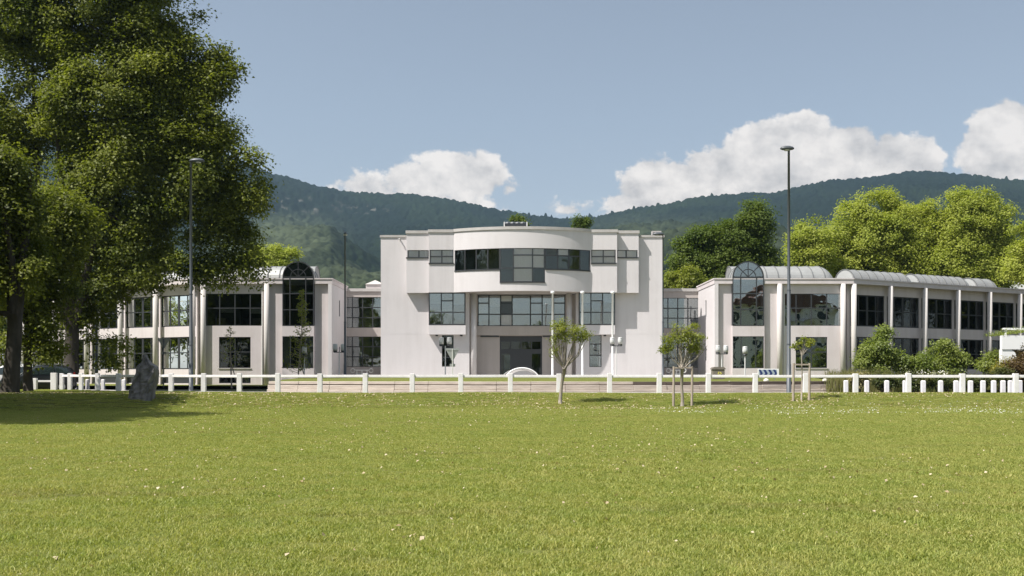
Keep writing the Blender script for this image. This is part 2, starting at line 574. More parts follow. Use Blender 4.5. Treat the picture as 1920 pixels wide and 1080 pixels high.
def lawn_material(name, tuft=False):
    m = bpy.data.materials.new(name); m.use_nodes = True
    nt = m.node_tree; N, L = nt.nodes, nt.links
    N.clear()
    out = N.new('ShaderNodeOutputMaterial')
    g = N.new('ShaderNodeNewGeometry')
    def nz(scale, det, off=0, st=(1, 1, 0.2)):
        mp = N.new('ShaderNodeMapping'); mp.inputs['Location'].default_value = (off, off * .7, 0); mp.inputs['Scale'].default_value = st
        L.new(g.outputs['Position'], mp.inputs[0])
        n = N.new('ShaderNodeTexNoise'); n.inputs['Scale'].default_value = scale; n.inputs['Detail'].default_value = det
        n.inputs['Roughness'].default_value = 0.65
        L.new(mp.outputs[0], n.inputs['Vector'])
        return n.outputs[0]
    def ramp(v, a, b, c1, c2):
        r = N.new('ShaderNodeValToRGB'); r.color_ramp.elements[0].position = a; r.color_ramp.elements[1].position = b
        r.color_ramp.elements[0].color = (*c1, 1); r.color_ramp.elements[1].color = (*c2, 1)
        L.new(v, r.inputs[0]); return r.outputs[0]
    def mix(f, a, b, mode='MIX'):
        x = N.new('ShaderNodeMix'); x.data_type = 'RGBA'; x.blend_type = mode
        if isinstance(f, float): x.inputs['Factor'].default_value = f
        else: L.new(f, x.inputs['Factor'])
        for k, v in (('A', a), ('B', b)):
            if isinstance(v, tuple): x.inputs[k].default_value = (*v, 1)
            else: L.new(v, x.inputs[k])
        return x.outputs['Result']
    big = ramp(nz(0.16, 5), 0.36, 0.64, (0.290, 0.326, 0.080), (0.378, 0.374, 0.118))
    mid = ramp(nz(1.3, 5, 9), 0.38, 0.66, (0.250, 0.308, 0.068), (0.400, 0.386, 0.130))
    c = mix(0.5, big, mid)
    # dry straw patches and mowing streaks across the view
    streak = nz(1.0, 4, 3, (0.10, 0.9, 0.1))
    sm = N.new('ShaderNodeMapRange'); L.new(streak, sm.inputs[0]); sm.inputs[1].default_value = 0.56; sm.inputs[2].default_value = 0.72
    sm.inputs[4].default_value = 0.55
    c = mix(sm.outputs[0], c, (0.27, 0.235, 0.105))
    if tuft:
        at = N.new('ShaderNodeAttribute'); at.attribute_name = 'var'
        c2 = ramp(at.outputs['Fac'], 0.0, 1.0, (0.62, 0.72, 0.5), (1.35, 1.25, 1.3))
        c = mix(1.0, c, c2, 'MULTIPLY')
        p = N.new('ShaderNodeBsdfPrincipled'); p.inputs['Roughness'].default_value = 0.5; p.inputs['Specular IOR Level'].default_value = 0.3
        L.new(c, p.inputs['Base Color'])
        t = N.new('ShaderNodeBsdfTranslucent'); L.new(mix(1.0, c, (1.25, 1.3, 0.7), 'MULTIPLY'), t.inputs[0])
        ms = N.new('ShaderNodeMixShader'); ms.inputs[0].default_value = 0.38
        L.new(p.outputs[0], ms.inputs[1]); L.new(t.outputs[0], ms.inputs[2]); L.new(ms.outputs[0], out.inputs[0])
    else:
        fine = ramp(nz(24, 4, 2), 0.3, 0.7, (0.28, 0.31, 0.26), (0.62, 0.62, 0.58))
        c = mix(1.0, c, fine, 'MULTIPLY')
        p = N.new('ShaderNodeBsdfPrincipled'); p.inputs['Roughness'].default_value = 0.9; p.inputs['Specular IOR Level'].default_value = 0.1
        L.new(c, p.inputs['Base Color'])
        bp = N.new('ShaderNodeBump'); bp.inputs['Strength'].default_value = 0.8; bp.inputs['Distance'].default_value = 0.05
        L.new(nz(18, 5, 1), bp.inputs['Height']); L.new(bp.outputs[0], p.inputs['Normal'])
        L.new(p.outputs[0], out.inputs[0])
    MATS[name] = m
    return m


M_lawn = lawn_material('lawn_soil_grass')
M_blade = lawn_material('grass_blades', True)


def make_lawn():
    xs = np.linspace(-90, 90, 241)
    ts = np.concatenate([np.linspace(0, 0.55, 40)[:-1], np.linspace(0.55, 1, 130)])
    X, T = np.meshgrid(xs, ts, indexing='ij')
    Y = -110 + (fence_y(X) + 0.25 + 110) * T ** 0.75
    Zz = lawn_z(X, Y)
    v = np.stack([X.ravel(), Y.ravel(), Zz.ravel()], 1)
    me = np_mesh('lawn', v, grid_quads(len(xs), len(ts)))
    me.polygons.foreach_set('use_smooth', [True] * len(me.polygons))
    link('lawn', me, M_lawn, kind='structure')


make_lawn()

M_asph = mat('asphalt', (0.055, 0.055, 0.057), 0.9, col2=(0.075, 0.074, 0.073), scale=8, bump=0.4)
M_pave = mat('pale_pavement', (0.34, 0.32, 0.29), 0.9, col2=(0.42, 0.40, 0.37), scale=4, bump=0.3)
M_kerb = mat('kerb_concrete', (0.42, 0.40, 0.37), 0.85, col2=(0.50, 0.48, 0.45), scale=7)
M_field = mat('valley_ground', (0.07, 0.085, 0.03), 0.95, col2=(0.10, 0.11, 0.04), scale=0.05)


def strip(name, off0, off1, z, m, **kw):
    """band running along behind the fence"""
    xs = np.linspace(-75, 75, 121)
    bm = bmesh.new()
    a = [bm.verts.new((x, float(fence_y(x)) + off0, z)) for x in xs]
    b = [bm.verts.new((x, float(fence_y(x)) + off1, z)) for x in xs]
    for i in range(len(xs) - 1):
        bm.faces.new([a[i], a[i + 1], b[i + 1], b[i]])
    return obj(name, bm, m, kind='structure', **kw)


strip('pavement', 0.10, 1.9, 0.555, M_pave)
strip('road', 2.05, 9.0, 0.45, M_asph)
bm = bmesh.new()
xs = np.linspace(-75, 75, 76)
for i in range(75):
    x0, x1 = xs[i] + 0.006, xs[i + 1] - 0.006
    pts = [(x0, float(fence_y(x0)) + 1.9), (x1, float(fence_y(x1)) + 1.9), (x1, float(fence_y(x1)) + 2.05), (x0, float(fence_y(x0)) + 2.05)]
    lo = [bm.verts.new((*p, 0.44)) for p in pts]; hi = [bm.verts.new((*p, 0.575)) for p in pts]
    bm.faces.new(hi)
    for k in range(4):
        bm.faces.new([lo[k], lo[(k + 1) % 4], hi[(k + 1) % 4], hi[k]])
obj('kerb', bm, M_kerb, kind='structure')
bm = bmesh.new()
for (x, w) in [(-40, 1.5)] + [(x, 1.6) for x in range(-36, 60, 5)]:
    y = float(fence_y(x)) + 5.5; y2 = float(fence_y(x + w)) + 5.5
    quad(bm, [(x, y - .06, .454), (x + w, y2 - .06, .454), (x + w, y2 + .06, .454), (x, y + .06, .454)])
obj('road_marking', bm, MATS.get('white_fence_paint'), kind='structure')
bm = bmesh.new()
quad(bm, [(-3250, -1000, -0.40), (3250, -1000, -0.40), (3250, 3350, -0.40), (-3250, 3350, -0.40)])
obj('ground', bm, M_field, kind='structure')
bm = bmesh.new()
quad(bm, [(-3240, 56, 0.40), (3240, 56, 0.40), (3240, 3340, 0.40), (-3240, 3340, 0.40)])
obj('valley_floor', bm, M_field, kind='structure')
# hole free sheets: verge in front of the building
bm = bmesh.new()
g = 120
for (x0, x1) in ((-90, WX(642, 84)), (WX(1312, 84), 28.0)):
    vx = np.linspace(x0, x1, g); vy = np.linspace(76, 100, 24)
    X, Y = np.meshgrid(vx, vy, indexing='ij')
    v = np.stack([X.ravel(), Y.ravel(), (0.64 + 0.06 * vnoise(X * .3, Y * .3, 8)).ravel()], 1)
    link('verge', np_mesh('verge', v, grid_quads(g, 24)), M_lawn, kind='structure')
bm.free()
bm = bmesh.new()
quad(bm, [(WX(642, 84) + .01, 72.6, .60), (WX(1312, 84) - .01, 72.6, .60), (WX(1312, 84) - .01, 96, .60), (WX(642, 84) + .01, 96, .60)])
obj('forecourt', bm, M_pave, kind='structure')
M_soil = mat('planting_soil', (0.045, 0.038, 0.022), 0.95, col2=(0.075, 0.075, 0.03), scale=1.5, bump=0.6)
bm = bmesh.new()
quad(bm, [(28.01, 60.5, .62), (95, 60.5, .62), (95, 112, .62), (28.01, 112, .62)])
obj('planting_bed', bm, M_soil, kind='structure')


# ------------------------------------------------------------------ hills
def make_hills():
    nu, nv = 1500, 330
    t = np.linspace(-0.95, 0.95, nu)
    Yv = 420 * (3300 / 420) ** np.linspace(0, 1, nv)
    T, Y = np.meshgrid(t, Yv, indexing='ij')
    X = T * Y
    PX = 960 + T * F
    def ridge(pts, Yr, near, far, power):
        a = np.array(pts, float)
        y = np.interp(PX, a[:, 0], a[:, 1])
        top = np.maximum((700 - y) / F * Yr, 0) * (1.045 if Yr > 2000 else 1.0)
        up = np.clip((Y - near) / (Yr - near), 0, 1) ** power
        dn = 1 - np.clip((Y - Yr) / (far - Yr), 0, 1) ** 1.5
        return top * up * dn
    A = ridge([(-900, 150), (-300, 190), (0, 215), (200, 235), (330, 262), (400, 285), (480, 320), (530, 334), (600, 352), (650, 364), (760, 365), (800, 368), (870, 379), (940, 395), (1000, 402), (1060, 408), (1110, 407), (1150, 398),
               (1200, 388), (1240, 383), (1300, 371), (1350, 365), (1400, 361), (1450, 361), (1500, 351), (1560, 339), (1650, 331), (1700, 325), (1740, 323), (1790, 326), (1850, 333), (1920, 341), (2100, 355), (2800, 380)], 2500, 700, 3900, 1.12)
    B = ridge([(-900, 400), (200, 425), (420, 432), (500, 420), (560, 410), (620, 412), (680, 470), (740, 540), (800, 640), (900, 700)], 1350, 500, 1900, 0.9)
    Cc = ridge([(380, 700), (520, 590), (575, 535), (610, 510), (650, 494), (715, 476), (800, 460), (1000, 455), (1150, 432), (1250, 412), (1330, 410), (1450, 425), (1600, 430), (1900, 440), (2800, 450)], 950, 430, 1500, 0.8)
    D = ridge([(900, 700), (1040, 440), (1110, 428), (1180, 412), (1260, 398), (1330, 398), (1450, 408), (1700, 400), (1950, 410), (2800, 400)], 1500, 600, 2100, 0.9)
    k = 18.0
    Z = k * np.log(np.exp(A / k) + np.exp(B / k) + np.exp(Cc / k) + np.exp(D / k)) - k * math.log(4)
    Z = np.maximum(Z, 0)
    # gullies and spurs
    gl = (fbm(X / 260, Y / 420, 4, 21) - .47) * 95
    fade = np.clip((Y - 600) / 700, 0, 1) * np.clip((2550 - Y) / 500, 0.06, 1)
    Z = Z + gl * fade * np.clip(Z / 120, 0, 1)
    # canopy: crowns of the forest, thousands of rounded tops
    c1 = worley(X / 13 + .6 * vnoise(X / 9, Y / 9, 2), Y / 13, 5); c2 = worley(X / 7.5, Y / 7.5, 9)
    can = (1 - np.clip(c1 / .85, 0, 1) ** 2) * 9.0 + (1 - np.clip(c2 / .85, 0, 1) ** 2) * 3.8
    can = can * (0.5 + fbm(X / 60, Y / 60, 3, 31))
    spike = (worley(X / 42, Y / 42, 77) < 0.10) * 8.0 * (fbm(X / 300, Y / 300, 2, 3) > .42)
    Z = Z + can * np.clip(Z / 15, 0, 1) + spike * np.clip(Z / 60, 0, 1) * np.clip((Y - 2200) / 150, 0, 1)
    Z += 0.45
    v = np.stack([X.ravel(), Y.ravel(), Z.ravel()], 1)
    me = np_mesh('hills', v, grid_quads(nu, nv))
    # vegetation tones, with cloud shade painted in the base, sunlight in the light patches
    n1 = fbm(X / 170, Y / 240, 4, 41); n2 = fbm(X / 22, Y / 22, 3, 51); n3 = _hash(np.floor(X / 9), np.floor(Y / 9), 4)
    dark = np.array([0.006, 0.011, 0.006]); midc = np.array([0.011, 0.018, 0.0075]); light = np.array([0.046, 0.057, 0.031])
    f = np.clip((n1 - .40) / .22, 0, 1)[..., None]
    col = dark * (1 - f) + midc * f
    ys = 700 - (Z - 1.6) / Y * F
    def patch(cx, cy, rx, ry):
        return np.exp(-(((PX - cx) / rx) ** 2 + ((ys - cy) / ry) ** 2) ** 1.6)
    sun_mask = patch(545, 442, 90, 42) + patch(470, 470, 90, 50) + patch(670, 512, 95, 30) * (Cc > A) + 0.45 * patch(1290, 450, 150, 40) + .35 * patch(1190, 425, 90, 22) + 0.5 * patch(1480, 480, 160, 50)
    sun_mask = np.clip(sun_mask * (0.35 + 1.3 * n2), 0, 1)[..., None]
    col = col * (1 - sun_mask) + light * sun_mask
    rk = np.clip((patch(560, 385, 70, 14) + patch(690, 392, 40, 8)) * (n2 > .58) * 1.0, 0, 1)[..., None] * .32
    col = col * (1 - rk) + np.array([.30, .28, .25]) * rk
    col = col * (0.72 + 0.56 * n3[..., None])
    at = me.color_attributes.new('veg_and_light', 'FLOAT_COLOR', 'POINT')
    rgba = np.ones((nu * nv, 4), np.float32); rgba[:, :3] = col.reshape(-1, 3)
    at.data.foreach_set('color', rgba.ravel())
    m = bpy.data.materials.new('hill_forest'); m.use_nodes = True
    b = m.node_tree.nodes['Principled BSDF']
    a = m.node_tree.nodes.new('ShaderNodeAttribute'); a.attribute_name = 'veg_and_light'
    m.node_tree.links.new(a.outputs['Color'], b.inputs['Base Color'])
    b.inputs['Roughness'].default_value = 0.95; b.inputs['Specular IOR Level'].default_value = 0.05
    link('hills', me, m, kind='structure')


make_hills()


# ------------------------------------------------------------------ windows
def panes_grid(us, zs):
    return [(us[i], us[i + 1], zs[j], zs[j + 1]) for i in range(len(us) - 1) for j in range(len(zs) - 1)]


def window(parent, mp, rect, panes, d, glass=None, bar=0.045, depth=0.06, edge=0.03, blinds=(), name='window', dense=None, label=None, blind_mat=None):
    """frame mesh with one opening per pane; each pane its own child"""
    u0, u1, z0, z1 = rect
    holes = [(a + bar, b - bar, c + bar, e - bar) for (a, b, c, e) in panes]
    bm = bmesh.new()
    ub = [u0 - edge, u1 + edge] + (list(dense) if dense is not None else [])
    wall(bm, mp, ub, [z0 - edge, z1 + edge], holes, d, d + depth)
    bmesh.ops.recalc_face_normals(bm, faces=bm.faces)
    fr = obj(name, bm, M_frame, parent)
    if label: fr['label'] = label
    for k, (a, b, c, e) in enumerate(panes):
        bm = bmesh.new()
        mbox(bm, mp, a + bar - .004, b - bar + .004, d + depth * .45, d + depth * .45 + 0.012, c + bar - .004, e - bar + .004)
        gm = glass[k] if isinstance(glass, (list, tuple)) else (glass or M_glass)
        obj('pane', bm, gm, fr)
        if k in blinds:
            bm = bmesh.new()
            n = max(3, int((b - a) / .12))
            lo, hi = c + bar - .02, e - bar + .02
            if isinstance(blinds, dict): lo = hi - (hi - lo) * blinds[k]
            uu = np.linspace(a + bar - .02, b - bar + .02, n * 2 + 1)
            for i in range(n * 2):
                da, db = (0.075, 0.092) if i % 2 else (0.092, 0.075)
                quad(bm, [mp(uu[i], d + da, lo), mp(uu[i + 1], d + db, lo), mp(uu[i + 1], d + db, hi), mp(uu[i], d + da, hi)])
            obj('blind', bm, blind_mat or M_blind, fr)
    return fr


# ------------------------------------------------------------------ main building
def main_building():
    Z0 = 86.0
    root = thing('main_building', (WX(979, Z0), Z0 + 6, 0.62), 'white rendered three-storey entrance building with curved projecting top floor and dark window bands', 'building')
    id_ = lambda x, d, z: (x, d, z)          # u = world x, d = world y
    G = 0.62
    ztop = HZ(445, Z0)
    X0, X1 = WX(714, Z0), WX(1244, Z0)
    Zb, Zm, Za = 85.45, 84.95, 83.3
    bz0, bz1 = HZ(549, Zb), 13.27      # underside / top of the hanging upper floor
    gx0, gx1 = WX(880, Z0), WX(1080, Z0)
    lw = (WX(828.5, Z0), WX(850.5, Z0), HZ(687.5, Z0), HZ(628.5, Z0)); rw = (WX(1105, Z0), WX(1128, Z0), HZ(688, Z0), HZ(628.5, Z0))
    bxz = (HZ(627, Zb), HZ(609, Zb), bz0)
    lb = (WX(804, Zb), WX(873, Zb)); rb = (WX(1084.5, Zb), WX(1153, Zb))
    split = HZ(626.6, Z0)
    # front wall in two lifts with a fine joint between them
    bm = bmesh.new()
    wall(bm, id_, [X0, X1], [G, split - .008], [(gx0, gx1, G, split), lw, rw], Z0, Z0 + .3)
    wall(bm, id_, [X0, X1], [split + .008, ztop], [(gx0, gx1, split, bz0), (lb[0] + .12, lb[1] - .12, bxz[1], bz0 - .02), (rb[0] + .12, rb[1] - .12, bxz[1], bz0 - .02)], Z0, Z0 + .3)
    wall(bm, id_, [X0 + .02, X1 - .02], [split - .008, split + .008], [(gx0 - .01, gx1 + .01, 0, 20)], Z0 + .012, Z0 + .28)
    # side and rear walls
    box(bm, X0, X0 + .3, Z0 + .301, Z0 + 14, G, ztop); box(bm, X1 - .3, X1, Z0 + .301, Z0 + 14, G, ztop); box(bm, X0 + .301, X1 - .301, Z0 + 13.7, Z0 + 14, G, ztop)
    # recess cheeks and its ceiling
    Zr = 87.4
    box(bm, gx0 - .25, gx0, Z0 + .301, Zr, G, bz0 - .02); box(bm, gx1, gx1 + .25, Z0 + .301, Zr, G, bz0 - .02)
    obj('wall', bm, M_white, root)
    bm = bmesh.new()
    box(bm, X0 + .31, X1 - .31, Z0 + .31, Z0 + 13.69, ztop - .6, ztop - .4)
    obj('roof', bm, M_roof, root)
    # coping of the lower parapet
    for (a, b, c_, d_) in ((X0 - .07, WX(761, Z0), X0 - .07, X0 + .36), (WX(1199, Z0), X1 + .07, X1 - .36, X1 + .07)):
        bm = bmesh.new()
        box(bm, a, b, Z0 - .07, Z0 + .36, ztop, HZ(441, Z0)); box(bm, c_, d_, Z0 + .362, Z0 + 14, ztop, HZ(441, Z0))
        obj('coping', bm, M_coping, root)

    # --- hanging upper floor: stepped blocks and the bowed middle
    ol, orr = WX(762, Zb), WX(1197.5, Zb)
    ml, mr = WX(804, Zm), WX(1157, Zm)
    al, ar = WX(851, Zm), WX(1108, Zm)
    wo = (HZ(483, Zb), HZ(469, Zb)); wm = (HZ(493.5, Zm), HZ(468.3, Zm))
    for (a, b, w) in ((ol, ml, (WX(764, Zb), ml - .02)), (mr, orr, (mr + .02, WX(1195.5, Zb)))):
        bm = bmesh.new()
        wall(bm, id_, [a, b], [bz0, bz1], [(w[0], w[1], wo[0], wo[1])], Zb, Zb + .28)
        if a == ol: box(bm, ol, ol + .28, Zb + .281, Z0 + 5, bz0, bz1)
        else: box(bm, orr - .28, orr, Zb + .281, Z0 + 5, bz0, bz1)
        obj('upper_wall', bm, M_white, root)
    for (a, b, w) in ((ml, al, (WX(805.5, Zm), al - .03)), (ar, mr, (ar + .03, WX(1154.5, Zm)))):
        bm = bmesh.new()
        wall(bm, id_, [a, b], [bz0, bz1 + .02], [(w[0], w[1], wm[0], wm[1])], Zm, Zm + .28)
        if a == ml: box(bm, ml, ml + .28, Zm + .281, Zb + .28, bz0 + .003, bz1 - .003)
        else: box(bm, mr - .28, mr, Zm + .281, Zb + .28, bz0 + .003, bz1 - .003)
        obj('upper_wall', bm, M_white, root)
    # arc
    c = (ar - al) / 2; s = 1.62
    R = (c * c + s * s) / (2 * s); acx = (al + ar) / 2; acy = Zm - s + R
    th = math.asin(c / R)
    def arc(u, d, z):        # u along the chord at the front, mapped to angle
        a = (u - acx) / c * th
        return (acx + (R - d) * math.sin(a), acy - (R - d) * math.cos(a), z)
    def ua(px):              # chord coordinate seen at photo column px
        tx = (px - 960) / F
        lo, hi = al, ar
        for _ in range(40):
            mid = (lo + hi) / 2
            p = arc(mid, 0, 0)
            if p[0] / p[1] < tx: lo = mid
            else: hi = mid
        return (lo + hi) / 2
    dense = list(np.linspace(al, ar, 61))
    zt, zb_, zc = 11.80, 10.10, HZ(528.5, 83.4)
    cl, cr = ua(937), ua(1022)
    band = [(ua(852.3), cl, zb_, zt), (cr, ua(1106.7), zb_, zt), (cl, cr, zc, zt)]
    bm = bmesh.new()
    holes = [(band[0][0], band[1][1], zb_, zt), (cl, cr, zc, zt)]
    wall(bm, arc, dense, [bz0, bz1 + .05], holes, 0, .28)
    obj('bowed_wall', bm, M_white, root, smooth=False)
    # coping of the upper floor
    bm = bmesh.new()
    zc0, zc1 = bz1 + .02, bz1 + .26
    box(bm, ol - .06, ml - .061, Zb - .08, Zb + .5, zc0 - .018, zc1 - .02); box(bm, mr + .061, orr + .06, Zb - .08, Zb + .5, zc0 - .018, zc1 - .02)
    box(bm, ml - .06, al - .061, Zm - .08, Zm + .6, zc0, zc1); box(bm, ar + .061, mr + .06, Zm - .08, Zm + .6, zc0, zc1)
    wall(bm, arc, dense, [zc0 + .03, zc1 + .03], [], -.08, .5)
    box(bm, ol - .06, ol + .3, Zb + .501, Z0 + 5, zc0 - .018, zc1 - .02); box(bm, orr - .3, orr + .06, Zb + .501, Z0 + 5, zc0 - .018, zc1 - .02)
    obj('coping', bm, M_coping, root)
    # deck and underside of the hanging floor
    def deck(z0, z1, m, name):
        pts = [(ol + .05, Z0 + 4.9), (ol + .05, Zb + .1), (ml + .05, Zb + .1), (ml + .05, Zm + .1), (al + .05, Zm + .1)]
        pts += [arc(u, .1, 0)[:2] for u in np.linspace(al + .1, ar - .1, 30)]
        pts += [(ar - .05, Zm + .1), (mr - .05, Zm + .1), (mr - .05, Zb + .1), (orr - .05, Zb + .1), (orr - .05, Z0 + 4.9)]
        bm = bmesh.new()
        lo = [bm.verts.new((*p, z0)) for p in pts]; hi = [bm.verts.new((*p, z1)) for p in pts]
        bm.faces.new(lo); bm.faces.new(hi[::-1])
        for i in range(len(pts)):
            j = (i + 1) % len(pts)
            bm.faces.new([lo[i], lo[j], hi[j], hi[i]])
        bmesh.ops.recalc_face_normals(bm, faces=bm.faces)
        obj(name, bm, m, root)
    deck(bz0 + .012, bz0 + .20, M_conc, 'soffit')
    deck(bz1 - .5, bz1 - .3, M_roof, 'bay_roof')
    bm = bmesh.new()
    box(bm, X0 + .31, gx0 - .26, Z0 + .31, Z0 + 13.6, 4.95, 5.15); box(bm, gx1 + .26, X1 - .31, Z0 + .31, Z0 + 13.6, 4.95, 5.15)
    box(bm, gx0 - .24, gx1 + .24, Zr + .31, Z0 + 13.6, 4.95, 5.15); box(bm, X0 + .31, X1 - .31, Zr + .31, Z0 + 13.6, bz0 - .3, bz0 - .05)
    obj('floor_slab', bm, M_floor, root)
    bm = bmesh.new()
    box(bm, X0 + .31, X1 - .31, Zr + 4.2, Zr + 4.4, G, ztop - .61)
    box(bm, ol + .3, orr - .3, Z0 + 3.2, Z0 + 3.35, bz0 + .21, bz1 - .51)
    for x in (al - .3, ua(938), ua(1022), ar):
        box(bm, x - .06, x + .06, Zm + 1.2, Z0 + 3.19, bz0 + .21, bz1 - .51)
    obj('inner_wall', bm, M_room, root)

    # --- windows of the hanging floor
    W = lambda p: WX(p, Zb + .05)
    zz = [wo[0], wo[1]]
    window(root, id_, (W(764), ml - .03, *zz), panes_grid([W(765), W(785.5), ml - .05], zz), Zb + .02, blinds=(0, 1), glass=M_glass)
    window(root, id_, (mr + .03, W(1195.5), *zz), panes_grid([mr + .05, W(1174), W(1194.5)], zz), Zb + .02, blinds=(0, 1), glass=M_glass)
    Wm = lambda p: WX(p, Zm + .05)
    zz = [wm[0], (wm[0] + wm[1]) / 2, wm[1]]
    window(root, id_, (Wm(805.5), al - .03, zz[0], zz[2]), panes_grid([Wm(806.5), Wm(828.5), al - .05], zz), Zm + .02, blinds=(0, 1, 2, 3), glass=M_glass)
    window(root, id_, (ar + .03, Wm(1154.5), zz[0], zz[2]), panes_grid([ar + .05, Wm(1131), Wm(1153.5)], zz), Zm + .02, blinds=(0, 1, 2, 3), glass=M_glass)
    # projecting sills under the small windows
    bm = bmesh.new()
    box(bm, W(761.5), ml - .02, Zb - .07, Zb + .018, wo[0] - .06, wo[0] + .03); box(bm, mr + .02, W(1197), Zb - .07, Zb + .018, wo[0] - .06, wo[0] + .03)
    box(bm, Wm(804), al, Zm - .07, Zm + .018, wm[0] - .07, wm[0] + .03); box(bm, ar, Wm(1156), Zm - .07, Zm + .018, wm[0] - .07, wm[0] + .03)
    wall(bm, arc, [u for u in dense if band[0][0] < u < cl] + [band[0][0], cl], [zb_ - .07, zb_ + .02], [], -.06, .018)
    wall(bm, arc, [u for u in dense if cr < u < band[1][1]] + [band[1][1], cr], [zb_ - .07, zb_ + .02], [], -.06, .018)
    wall(bm, arc, [u for u in dense if cl < u < cr] + [cl, cr], [zc - .08, zc + .02], [], -.06, .010)
    obj('sill', bm, M_frame, root)
    us = [ua(p) for p in (853, 871.5, 892.6, 914.5, 936.5)]
    window(root, arc, band[0], panes_grid(us, [zb_, zt]), .02, glass=M_glass_dark, dense=[u for u in dense if us[0] < u < us[-1]])
    zr1 = HZ(478.5, 83.5); zr2 = HZ(502.8, 83.5)
    us = [ua(p) for p in (938, 962.3, 998.6, 1021)]
    pn = [(us[0], us[1], zc, zr2), (us[0], us[1], zr2, zt)]
    for i in (1, 2):
        pn += [(us[i], us[i + 1], zc, zr2), (us[i], us[i + 1], zr2, zr1), (us[i], us[i + 1], zr1, zt)]
    window(root, arc, band[2], pn, .012, glass=[M_glass_dark, M_glass_dark, M_glass, M_glass, M_glass, M_glass_dark, M_glass, M_glass], blinds=(2, 3, 4, 6, 7), dense=[u for u in dense if us[0] < u < us[-1]])
    us = [ua(p) for p in (1022.5, 1046, 1067, 1087.5, 1106.2)]
    pn = []
    for i in range(3):
        pn += [(us[i], us[i + 1], zb_, zr1), (us[i], us[i + 1], zr1, zt)]
    pn += [(us[3], us[4], zb_, zt)]
    window(root, arc, band[1], pn, .02, glass=[M_glass_dark, M_glass, M_glass_dark, M_glass, M_glass_dark, M_glass_dark, M_glass_dark], blinds={2: .9, 3: .98}, dense=[u for u in dense if us[0] < u < us[-1]])

    # --- two glazed boxes under it
    for (b, cols, side) in ((lb, (805, 827.4, 849.3, 871.7), -1), (rb, (1086.3, 1108, 1130, 1152.4), 1)):
        bm = bmesh.new()
        box(bm, b[0], b[1], Zb, Z0 - .002, bxz[0], bxz[1])
        box(bm, b[0], b[0] + .06, Zb + .1, Z0 - .002, bxz[1], bz0); box(bm, b[1] - .06, b[1], Zb + .1, Z0 - .002, bxz[1], bz0)
        obj('box_bay', bm, M_white, root)
        us = [WX(p, Zb) for p in cols]
        z1, z2, z3, z4 = bxz[1] + .03, HZ(585.6, Zb), HZ(564, Zb), bz0 - .02
        pn = []
        for i in range(3):
            pn += [(us[i], us[i + 1], z1, z2)]
            pn += [(us[i], us[i + 1], z2, z3), (us[i], us[i + 1], z3, z4)] if i == 1 else [(us[i], us[i + 1], z2, z4)]
        window(root, id_, (us[0], us[3], z1, z4), pn, Zb - .01, glass=M_glass_bright, blinds={1: .55, 3: .9, 6: .6} if side < 0 else {1: .5, 6: .5}, edge=.05)
    # narrow ground-floor windows
    for (w, dz, bl) in ((lw, (670, 652), ()), (rw, (666, 645), (0,))):
        zz = [w[2], HZ(dz[0], Z0), HZ(dz[1], Z0), w[3]]
        window(root, id_, w, panes_grid([w[0], w[1]], zz), Z0 + .05, glass=M_glass_bright if bl else M_glass_dark, blinds=bl, edge=-.005, blind_mat=M_flag)

    # --- recessed entrance
    r0, r1 = gx0 - .26, gx1 + .26
    dx0, dx1 = WX(937, Zr), WX(1016.5, Zr)
    wz = (HZ(611, Zr), HZ(553, Zr))
    rx = (WX(895.5, Zr), WX(1060, Zr))
    dz1 = HZ(630, Zr)
    bm = bmesh.new()
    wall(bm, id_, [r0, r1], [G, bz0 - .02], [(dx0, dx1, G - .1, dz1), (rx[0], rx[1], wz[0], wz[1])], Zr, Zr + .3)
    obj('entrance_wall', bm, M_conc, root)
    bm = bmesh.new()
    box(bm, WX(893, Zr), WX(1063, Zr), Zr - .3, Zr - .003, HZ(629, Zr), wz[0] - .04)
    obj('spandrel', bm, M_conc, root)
    bm = bmesh.new()
    box(bm, WX(901, Zr), dx0 - .04, Zr - .22, Zr - .003, dz1 - .09, dz1); obj('awning_rail', bm, M_frame, root); bm = bmesh.new(); box(bm, dx1 + .04, WX(1050, Zr), Zr - .22, Zr - .003, dz1 - .09, dz1)
    obj('awning_rail', bm, M_frame, root)
    us = [WX(p, Zr) for p in (896.4, 916.7, 938.5, 960.3, 994.6, 1016.6, 1038, 1059.2)]
    z1, z2, z3, z4 = wz[0], HZ(589.3, Zr), HZ(568.3, Zr), wz[1]
    pn = []
    for i in range(7):
        pn.append((us[i], us[i + 1], z1, z2))
        pn += [(us[i], us[i + 1], z2, z3), (us[i], us[i + 1], z3, z4)] if i % 2 == 0 else [(us[i], us[i + 1], z2, z4)]
    # centre light is undivided like its neighbours at 1 and 5 in the photograph
    pn = [p for p in pn if not (abs(p[0] - us[3]) < 1e-6)] + [(us[3], us[4], z1, z2), (us[3], us[4], z2, z4)]
    window(root, id_, (*rx, z1, z4), pn, Zr + .04, glass=[M_glass_bright, M_glass_dark, M_glass][:1] * 5 + [M_glass] * 3 + [M_glass_bright] * 12, blinds={1: .9, 4: .6, 5: 1, 7: .8, 12: .5}, edge=-.004, bar=.05)
    # doors
    us = [WX(p, Zr) for p in (939, 957.5, 977, 996.5, 1014.5)]
    zt0, zt1 = HZ(655.5, Zr), HZ(639.5, Zr)
    pn = [(us[i], us[i + 1], zt0, zt1) for i in range(4)]
    fr = window(root, id_, (dx0, dx1, G, dz1), pn + [(us[0], us[1], G + .1, HZ(662, Zr)), (us[3], us[4], G + .1, HZ(662, Zr)), (us[1], us[3], G - .02, HZ(662, Zr))][:2], Zr + .08, glass=M_glass_dark, edge=-.005, name='door_frame')
